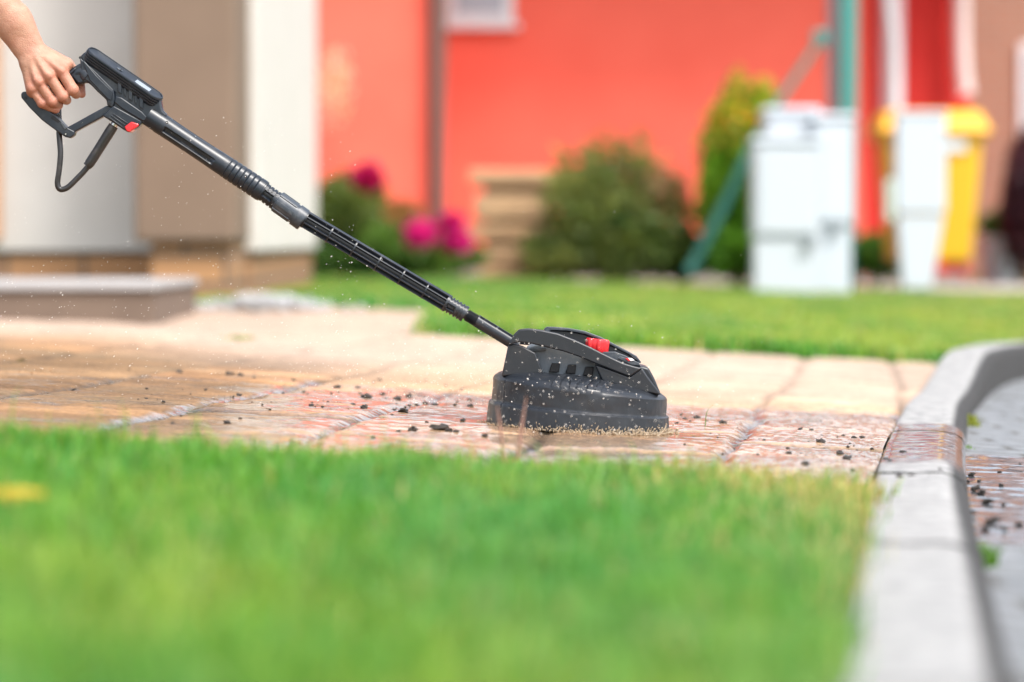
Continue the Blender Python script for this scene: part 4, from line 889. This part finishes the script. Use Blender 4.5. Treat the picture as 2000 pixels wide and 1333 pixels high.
stems('stem', e, on(1330, 510, 20.2).x, 20.2, 0, 10, .3, .3, .006, 5)
foliage('leaves', [((on(1335, 495, 20.2).x, 20.2, on(0, 497, 20.2).z, .38, .3, .16, 4200, .035, [(.03, .12, .03), (.1, .24, .05)]), dict(seed=9))], e)
# conifer
e = empty('conifer', (on(1440, 500, 19.6).x, 19.6, -.02), 'rounded bright green conifer with orange yellow tips behind the white cabinets', 'tree')
pipe('trunk', [(on(1440, 500, 19.6).x, 19.6, -.1), (on(1440, 500, 19.6).x, 19.6, 1.2)], [.05, .02], M_BARK, e, 8, 10)
foliage('crown', [((on(1448, 360, 19.6).x, 19.6, on(0, 350, 19.6).z, .32, .32, .68, 16000, .034, [(.08, .25, .02), (.26, .46, .03), (.75, .42, .06)]), dict(seed=11)), ((on(1440, 480, 19.6).x, 19.6, on(0, 470, 19.6).z, .30, .3, .26, 5000, .034, [(.06, .22, .02), (.18, .38, .04)]), dict(seed=12))], e)
# fine pale twigs at the left of the coral wall
e = empty('climbing_rose', (on(650, 200, 20.8).x, 20.8, 0), 'pale blossoming climber rising against the coral wall beside the cream house', 'bush')
stems('stem', e, on(648, 400, 20.8).x, 20.8, 0, 8, 1.3, .18, .006, 6)
foliage('blossoms', [((on(655, 150, 20.8).x, 20.8, on(0, 170, 20.8).z, .14, .15, .30, 260, .03, [(.7, .5, .42), (.8, .65, .55)]), dict(seed=14))], e)
# ---- green fence post with brace
M_GREEN = mat('green_powder_coat', (.03, .26, .23), .4)
fp = empty('fence_post', (on(1652, 480, 20.5).x, 20.5, 0), 'tall green steel fence post with a long slanting brace behind the white cabinets', 'fence post')
a = on(1658, 0, 20.5).x; b3('post', a-.055, a+.055, 20.45, 20.56, -.1, 2.6, M_GREEN, fp, .01)
b3('grey_post', on(1618, 0, 20.5).x, on(1640, 0, 20.5).x, 20.5, 20.6, -.1, 2.6, mat('grey_steel', (.14, .13, .14), .45), fp, .01)
pipe('brace', [P(1608, 70, 20.4), P(1490, 250, 19.15), P(1415, 400, 19.0), P(1345, 535, 18.9)], [.022, .03, .034, .036], mat('dark_green_paint', (.012, .11, .085), .7), fp, 12, 10); b3('clamp', on(1602, 0, 20.4).x-.05, on(1602, 0, 20.4).x+.05, 20.36, 20.46, on(0, 90, 20.4).z, on(0, 60, 20.4).z, M_GREEN, fp)
# ---- utility cabinets
M_CAB = mat('white_polyester', (.50, .545, .59), .45, bump=(80, .1, .002)); M_GAP = mat('dark_gap', (.22, .25, .27), .6)
def cabinet(px0, px1, top, base, ysplit, yy, dep, label, latch):
    x0, x1 = on(px0, 0, yy).x, on(px1, 0, yy).x; zb = on(0, base, yy).z; zt_ = on(0, top, yy).z; zs = on(0, ysplit, yy).z
    e = empty('utility_cabinet', ((x0+x1)/2, yy+dep/2, zb), label, 'cabinet', 'white utility cabinets on the lawn')
    b3('pedestal', x0+.012, x1-.012, yy+.012, yy+dep-.012, zb-.06, zs-.008, M_CAB, e, .01); b3('case', x0, x1, yy, yy+dep, zs+.004, zt_-.05, M_CAB, e, .015)
    b3('gap', x0+.02, x1-.02, yy+.02, yy+dep-.02, zs-.01, zs+.006, M_GAP, e, 0)
    b3('roof', x0-.015, x1+.015, yy-.02, yy+dep+.015, zt_-.048, zt_, M_CAB, e, .02); d = b3('door', x0+.03, x1-.03, yy-.014, yy-.002, zs+.03, zt_-.08, M_CAB, e, .006)
    lx, ly = on(latch[0], 0, yy).x, on(0, latch[1], yy).z; b3('latch', lx-.035, lx+.035, yy-.035, yy-.003, ly-.02, ly+.02, M_GAP, d, .004)
    return e
cabinet(1472, 1600, 268, 578, 466, 17.6, .28, 'tallest-fronted left white utility cabinet with a dark latch at half height', (1580, 476))
cabinet(1590, 1668, 222, 572, 442, 17.95, .3, 'narrower right white utility cabinet, brighter, standing behind the left one', (1632, 446))
cabinet(1494, 1600, 210, 560, 420, 18.1, .3, 'rear white cabinet whose top rises above the left utility cabinet', (1560, 300))
# white pillar cabinet near the bin
yy = 18.6; x0, x1 = on(1752, 0, yy).x, on(1850, 0, yy).x; zb = on(0, 550, yy).z; e = empty('pillar_cabinet', ((x0+x1)/2, yy+.1, zb), 'slim white connection pillar tapering to the lawn in front of the yellow bin', 'cabinet')
b3('case', x0, x1, yy, yy+.2, on(0, 418, yy).z, on(0, 226, yy).z, M_CAB, e, .015); b3('lid', x0-.01, x1+.01, yy-.01, yy+.21, on(0, 226, yy).z+.002, on(0, 220, yy).z+.01, M_CAB, e, .01)
bm = bmesh.new(); vs = box(bm, ((x0+x1)/2, yy+.1, (zb-.05+on(0, 420, yy).z)/2), (x1-x0-.02, .17, on(0, 420, yy).z-zb+.05))
for v in vs:
    if v.co.z < zb: v.co.x = (x0+x1)/2-.02+(v.co.x-(x0+x1)/2)*.62
bm_obj('pedestal', bm, M_CAB, e, False, .01); b3('meter_box', x0-.06, x0-.003, yy+.02, yy+.16, on(0, 432, yy).z, on(0, 350, yy).z, mat('pale_green_box', (.55, .6, .5), .5), e, .01)
# yellow wheelie bin
M_YEL = mat('yellow_plastic', (.74, .42, .015), .45); M_LID = mat('yellow_lid', (.70, .33, .008), .42)
yy = 19.4; x0, x1 = on(1733, 0, yy).x, on(1922, 0, yy).x; xm_ = (x0+x1)/2; zb = on(0, 530, yy).z; zt_ = on(0, 262, yy).z
e = empty('wheelie_bin', (xm_, yy+.3, zb), 'yellow wheelie bin with closed yellow lid and a white sticker behind the white pillar', 'bin')
bm = bmesh.new(); vs = box(bm, (xm_, yy+.3, (zb+.06+zt_)/2), (x1-x0, .6, zt_-zb-.06))
for v in vs:
    if v.co.z < zb+.1: v.co.x = xm_+(v.co.x-xm_)*.80; v.co.y = yy+.3+(v.co.y-yy-.3)*.8
bm_obj('tub', bm, M_YEL, e, True, .03, 3); b3('rim', x0-.03, x1+.03, yy-.03, yy+.62, zt_-.035, zt_+.01, M_YEL, e, .015)
bm = bmesh.new(); vs = box(bm, (xm_, yy+.3, zt_+.085), (x1-x0+.14, .74, .17))
for v in vs:
    if v.co.z > zt_+.1: v.co.x = xm_+(v.co.x-xm_)*.82; v.co.y = yy+.36+(v.co.y-yy-.3)*.75
bm_obj('lid', bm, M_LID, e, True, .035, 3)
for s_ in (-1, 1):
    bm = bmesh.new(); g = bmesh.ops.create_cone(bm, cap_ends=True, segments=24, radius1=.1, radius2=.1, depth=.05); bmesh.ops.transform(bm, matrix=Matrix.Translation((xm_+s_*.24, yy+.55, zb+.10)) @ Matrix.Rotation(R(90), 4, 'Y'), verts=g['verts']); bm_obj('wheel', bm, M_HOLE, e, True, .01)
sx = on(1868, 0, yy).x; b3('sticker', sx-.07, sx+.07, yy-.012, yy-.006, on(0, 296, yy).z, on(0, 264, yy).z-.03, M_WHITE, e, 0)
pipe('handle', [(x0+.02, yy+.66, zt_+.02), (x0+.06, yy+.7, zt_+.03), (x1-.06, yy+.7, zt_+.03), (x1-.02, yy+.66, zt_+.02)], .015, M_LID, e, 20, 10)
# pale bollard and dark bin at the far right edge
yy = 24; x = on(1955, 0, yy).x; e = empty('planter', (x, yy, -.1), 'pale grey planter tub at the foot of the brick house', 'planter')
bm = bmesh.new(); bmesh.ops.create_cone(bm, cap_ends=True, segments=24, radius1=.13, radius2=.19, depth=.5); bmesh.ops.translate(bm, verts=bm.verts, vec=(x, yy, .08)); bm_obj('tub', bm, mat('grey_tub', (.45, .47, .5), .6), e, True, .02)
V, c = leaves(x, yy, .42, .2, .2, .14, 900, .04, G1, seed=31); me = arr_mesh('leaves', V, np.arange(len(V)).reshape(-1, 4)); attr(me, 'tint', c, 3); link('leaves', me, M_LEAF, e, False)
x = on(1998, 0, 23.5).x; e = empty('flowering_shrub', (x, 23.5, -.1), 'dark purple leaved shrub cut by the right edge', 'shrub'); stems('stem', e, x, 23.5, -.1, 10, .8, .2, .01, 8)
foliage('leaves', [((x+.05, 23.5, .62, .2, .25, .6, 4000, .05, [(.03, .01, .02), (.12, .04, .06)]), dict(seed=33))], e)
x = on(1700, 0, 21).x
e = empty('shrub', (x, 20.6, -.1), 'low bright green plants between the cabinets and the bin', 'shrub'); stems('stem', e, x, 20.6, -.1, 10, .25, .3, .005, 9)
foliage('leaves', [((x+.05, 20.6, on(0, 500, 20.6).z, .34, .3, .16, 3500, .035, [(.04, .15, .02), (.14, .3, .04)]), dict(seed=34))], e)

# ------------------------------------------------------------------ small things on the drive
M_CLOD = mat('wet_dirt', (.028, .023, .02), .55, noise=(160, (.06, .048, .038), .2), bump=(500, .8, .002))
def ground_at(px, py):
    """where the ray through a photo pixel meets the paving"""
    y = 3.
    for _ in range(60):
        p = P(px, py, y); z = float(T(p.x, y)); r_ = (CAMZ-z)/max(1e-4, (CAMZ-p.z)/y); y = .5*y+.5*r_
    p = P(px, py, y); return Vector((p.x, y, float(T(p.x, y))))
cm = [clod_mesh('dirt_clod', 1, s_, .6, 2) for s_ in range(9)]
for m_ in cm: m_.materials.append(M_CLOD)
known = [(86, 676, 5), (43, 699, 6), (252, 722, 6), (146, 756, 8), (171, 759, 9), (286, 758, 6), (286, 780, 6), (320, 788, 6), (338, 825, 8), (444, 824, 13), (467, 771, 8), (350, 731, 10), (448, 734, 14), (470, 737, 11), (495, 742, 6), (574, 745, 8), (605, 748, 9), (542, 768, 5), (593, 767, 5), (607, 794, 9), (657, 756, 11), (699, 757, 8), (640, 788, 5),
 (716, 773, 16), (703, 769, 6), (747, 770, 10), (762, 783, 9), (776, 777, 12), (800, 773, 12), (755, 777, 6), (830, 781, 8), (858, 774, 9), (848, 781, 14), (812, 785, 9), (788, 805, 17), (711, 797, 12), (741, 741, 8), (918, 780, 8), (918, 796, 11), (888, 795, 6), (893, 783, 5), (851, 792, 8), (800, 790, 6), (770, 796, 6), (862, 838, 22), (876, 843, 15), (890, 846, 10), (806, 842, 15), (833, 829, 7), (947, 855, 10), (778, 846, 8), (728, 857, 8), (905, 823, 10),
 (1313, 805, 10), (1338, 819, 8), (1361, 817, 11), (1412, 826, 14), (1322, 827, 6), (1562, 842, 9), (1584, 841, 8), (1668, 857, 9), (1684, 857, 8), (1603, 866, 12), (1590, 870, 10), (1609, 871, 8), (1640, 883, 12), (1654, 892, 13), (1703, 877, 6), (1573, 909, 14), (1540, 884, 9), (1480, 885, 6), (1565, 885, 5), (1385, 858, 5), (1710, 926, 9), (1665, 921, 9), (1330, 812, 6), (1348, 824, 5)]
clods = []
ORD = 'first second third fourth fifth sixth seventh eighth ninth tenth eleventh twelfth thirteenth fourteenth fifteenth sixteenth seventeenth eighteenth nineteenth twentieth'.split()
def ordn(x, L): return ORD[sorted(q[0] for q in L).index(x)]
def put_clod(p, r_, label, grp):
    o = bpy.data.objects.new('dirt_clod', random.choice(cm)); COL.objects.link(o); o.location = p; s_ = r_*.5*K*random.uniform(.85, 1.1)*(p.y/D0)
    o.scale = (s_*random.uniform(.9, 1.4), s_, s_*random.uniform(.8, 1.1)); o.rotation_euler = (random.uniform(-.3, .3), random.uniform(-.3, .3), random.uniform(0, 6.28)); tag(o, label, 'dirt clod', grp); clods.append(o)
for (x, y, r_) in known:
    big = [q for q in known if q[2] >= 11 and (q[0] < 1000) == (x < 1000)]; sd_ = 'left' if x < 1000 else 'right'
    lab = 'big dirt crumb, '+ordn(x, big)+' from the left among those '+sd_+' of the cleaner' if r_ >= 11 else 'small dark crumb of wet dirt on the stone drive '+sd_+' of the cleaner'
    p = ground_at(x, y+r_*.25); p.z += r_*.16*K+float(pave_h(np.array(p.x), np.array(p.y))[0]); put_clod(p, r_*1.2, lab, 'dirt crumbs washed onto the drive '+sd_+' of the cleaner')
rs = random.Random(3)
for i in range(170):
    x = rs.gauss(700, 230) if i < 120 else rs.uniform(1310, 1700); y = rs.gauss(776, 24) if i < 120 else rs.gauss(865, 26)
    if 930 < x < 1320 and y < 880: continue
    if y < 715 or y > 905: continue
    r_ = 2.5+5*rs.random()**2; p = ground_at(x, y); p.z += r_*.12*K+float(pave_h(np.array(p.x), np.array(p.y))[0]); sd_ = 'left' if x < 1000 else 'right'; put_clod(p, r_, 'small dark crumb of wet dirt on the stone drive '+sd_+' of the cleaner', 'dirt crumbs washed onto the drive '+sd_+' of the cleaner')
def top_of(px, py, dz, fx):
    y = 3.
    for _ in range(60):
        p = P(px, py, y); z = float(T(p.x, y))+dz; r_ = (CAMZ-z)/max(1e-4, (CAMZ-p.z)/y); y = .5*y+.5*r_
    return P(px, py, y)
KL = [(1765, 884, 16), (1829, 900, 10), (1756, 930, 15), (1782, 930, 14), (1815, 933, 14), (1835, 922, 20), (1845, 905, 7), (1730, 896, 12), (1738, 900, 10), (1800, 929, 8)]
for (x, y, r_) in KL:
    p = top_of(x, y+3, .006, 0); p.z += r_*.15*K; put_clod(p, r_, 'dark lump of wet dirt on the concrete kerb, '+ordn(x, KL)+' from the left there', 'dirt lumps on the kerb')
BL = [(1952, 921, 10), (1898, 926, 12), (1886, 932, 9), (1905, 955, 22), (1918, 962, 18), (1955, 947, 9), (1928, 981, 20), (1890, 940, 12), (1940, 1020, 28), (1962, 1032, 16), (1925, 1034, 18), (1990, 1025, 15), (1992, 905, 6), (1994, 920, 6), (1960, 985, 9), (1900, 1000, 14), (1912, 938, 8)]
for (x, y, r_) in BL:
    p = top_of(x, y+3, -.031, 0); p.z += r_*.18*K; put_clod(p, r_, 'dark lump of wet dirt on the grey block paving, '+ordn(x, BL)+' from the left there', 'dirt lumps on the block paving')
# weeds
def weed(name, pts, label, n=1, grp=None, parent=None, r=1.0, col=(.10, .17, .03)):
    m = bpy.data.materials.get('weed_'+str(col)) or mat('weed_'+str(col), col, .5); o = pipe(name, pts, [r*K, r*.8*K, r*.25*K], m, None, 20, 6); tag(o, label, 'weed', grp); return o
g = ground_at(1377, 838); weed('grass_sprout', [g, g+Vector((.001, 0, .016)), g+Vector((.004, 0, .030)), g+Vector((.013, 0, .040))], 'single curved green grass blade sprouting from the wet drive right of the cleaner')
def tuft(px, py, dz, n, h, w, label, col, spread=.012, name='weed_tuft'):
    p = top_of(px, py, dz, 0); X = p.x+rng.normal(0, spread, n); Yy = p.y+rng.normal(0, spread*2.5, n); c = np.array(col)[None]*rng.uniform(.6, 1.3, (n, 1))
    o = blades(name, X, Yy, rng.uniform(.4, 1, n)*h, np.full(n, w), c, .7, None, None, None, np.full(n, p.z)); tag(o, label, 'weed'); return o
tuft(467, 662, 0, 90, .014, .004, 'low green weed tuft growing in the far left of the drive', (.18, .3, .04), .02)
tuft(1893, 830, -.03, 160, .03, .004, 'yellow green weeds along the foot of the kerb, farther patch', (.26, .3, .05), .008)
tuft(1918, 1100, -.03, 220, .03, .0025, 'blurred green weed tuft at the foot of the kerb in the right foreground', (.12, .27, .04), .006)
tuft(1893, 875, -.03, 30, .012, .002, 'tiny green sprigs at the kerb foot beside the wet paving', (.15, .3, .04), .005)
tuft(1738, 897, .0, 50, .012, .0012, 'dry mossy debris in the joint between drive and kerb', (.22, .16, .06), .008)
tuft(88, 730, 0, 26, .02, .0007, 'thin dry reddish stalks standing in a joint at the left of the drive', (.25, .12, .05), .02, 'dry_stalks')
tuft(30, 718, 0, 20, .018, .0007, 'thin dry stalks at the left border of the drive', (.35, .24, .08), .02, 'dry_stalks')
tuft(70, 728, 0, 60, .004, .002, 'dark moss cushion in the leftmost drive joint', (.07, .08, .015), .012, 'moss')
tuft(43, 702, 0, 60, .005, .002, 'small olive moss tuft on the tan drive near the left border', (.12, .11, .02), .005, 'moss')
tuft(438, 780, 0, 12, .012, .0007, 'few dark stalks at the end of a white wet joint', (.08, .05, .02), .012, 'dry_stalks')
tuft(585, 905, 0, 8, .06, .0018, 'dry brown seed stalks rising from the lawn border left of centre', (.22, .14, .04), .01, 'dry_stalks')
tuft(98, 880, 0, 10, .06, .0018, 'dry yellow stalks rising from the lawn border at the far left', (.4, .26, .08), .02, 'dry_stalks')
# pale blurred dry stems in front of the cleaner
for i, (x, dx) in enumerate(((1010, 18), (985, -14))):
    b_ = ground_at(x, 905); t_ = P(x+dx, 775+i*18, b_.y-.05)
    weed('withered_grass', [b_, b_.lerp(t_, .5)+Vector((0, .0, .004)), t_], 'blurred pale pink dry stem standing in front of the cleaner, '+('right one' if i == 0 else 'left one'), r=3.2, col=(.42, .26, .22), grp=None)
# yellow dandelion
yd = 2.62; p = P(50, 966, yd); e = empty('dandelion', (p.x, yd, float(T(p.x, yd))), 'blurred yellow dandelion flower in the lawn at the left edge', 'flower')
pipe('stalk', [(p.x, yd, float(T(p.x, yd))-.005), (p.x+.002, yd, p.z)], .0012, mat('stalk', (.12, .22, .05), .5), e, 6, 8)
V, c = leaves(p.x-.008, yd, p.z, .032, .018, .003, 420, .006, [(.62, .50, .09), (.70, .60, .14)], seed=50); me = arr_mesh('petals', V, np.arange(len(V)).reshape(-1, 4)); attr(me, 'tint', c, 3); link('petals', me, M_LEAF, e, False)

# ------------------------------------------------------------------ flying water
def water_mat():
    m = bpy.data.materials.new('spray_water'); m.use_nodes = True; nt = m.node_tree; b = nt.nodes['Principled BSDF']
    b.inputs['Base Color'].default_value = (.95, .92, .86, 1); b.inputs['Roughness'].default_value = .05; b.inputs['Transmission Weight'].default_value = .15; b.inputs['IOR'].default_value = 1.33; return m
M_WAT = water_mat()
def drops(name, C, Rr, label, stretch=None, m=None):
    bm = bmesh.new(); bmesh.ops.create_icosphere(bm, subdivisions=2, radius=1); bm.verts.ensure_lookup_table(); bv = np.array([v.co[:] for v in bm.verts]); bf = np.array([[v.index for v in f.verts] for f in bm.faces]); bm.free()
    n = len(C); Vx = bv[None]*Rr[:, None, None]
    if stretch is not None: Vx = Vx+(bv@np.array([.6, 0, .8]))[None, :, None]*stretch[:, None, :]
    V = (Vx+C[:, None]).reshape(-1, 3); f = (bf[None]+(np.arange(n)*len(bv))[:, None, None]).reshape(-1, 3)
    me = arr_mesh(name, V, None, f); o = link(name, me, m or M_WAT, None, True); tag(o, label, 'water', kind='stuff'); return o
C = []; Rr = []; St = []
for i in range(2600):
    t = rs.random()
    if t < .25: x = rs.gauss(1040, 240); y = 850-abs(rs.gauss(0, 150))
    elif t < .58: x = rs.gauss(930, 230); y = 790-abs(rs.gauss(0, 70))
    elif t < .66: x = rs.gauss(1110, 150); y = 850-abs(rs.gauss(0, 60))
    else: x = rs.uniform(0, 700); y = rs.uniform(230, 800) if rs.random() < .75 else rs.uniform(480, 760)
    if x < 0 or x > 1500 or y < 120: continue
    dd = D0+rs.gauss(0, .22) if x > 700 else D0+rs.gauss(0, .10)
    if t >= .58 and t < .66: dd = D0-.25-abs(rs.gauss(0, .22))
    p = P(x, y, max(3.7, min(5.4, dd)))
    if p.z < T(p.x, p.y)+.002: continue
    C.append(p[:]); Rr.append(rs.choice((.14, .2, .28, .36, .5, .7))*K*(1.0 if x > 700 else .75)*(1.5 if abs(dd-D0) > .15 else 1)); l = rs.uniform(0, 1.6)*K if x < 700 else 0; St.append((l*rs.uniform(.3, 1), 0, l*rs.uniform(-.2, .8)))
drops('water_spray', np.array(C), np.array(Rr), 'fine white water droplets flying through the air around lance and cleaner', np.array(St))
M_MUD = mat('muddy_splash', (.55, .44, .30), .12, trans=.35)
C = []; Rr = []; St = []
for i in range(900):
    a = rs.gauss(R(62), R(34)) if i < 620 else rs.uniform(R(20), R(178)); q = rs.random()**1.5; rr_ = 178+q*26
    xx = rr_*math.cos(a); vv = rr_*math.sin(a); hgt = abs(rs.gauss(0, 7))*(1.0 if i < 620 else .35)*(1-q*.4); p = HL(xx, 0, vv); p.z = float(T(p.x, p.y))+hgt*K+.001
    C.append(p[:]); Rr.append(rs.uniform(.4, 1.5)*K); l = rs.uniform(0, 3)*K; St.append((l*math.cos(a), -l*.3, l*.6))
sp = drops('water_splash', np.array(C), np.array(Rr), 'brown muddy water splashing up at the lower right rim of the cleaner', np.array(St), M_MUD)
# foam/water ribbons curling up
for i, pts in enumerate([[(1232, 862), (1250, 852), (1262, 845), (1268, 835)], [(1276, 858), (1288, 850), (1297, 840), (1302, 828)], [(1190, 866), (1215, 862), (1236, 856), (1248, 848)], [(1262, 866), (1285, 860), (1312, 858), (1326, 850)]]):
    o = pipe('water_ribbon', [P(x, y, D0-.10-.01*i) for x, y in pts], [2.2*K, 1.6*K, 1.4*K, .8*K], M_MUD, None, 24, 8); tag(o, ['muddy water ribbon curling up at the front right of the skirt', 'tall muddy water ribbon at the right end of the skirt', 'low muddy ribbon left of the others under the skirt', 'flat muddy ribbon running out right of the skirt'][i], 'water', 'muddy water ribbons');
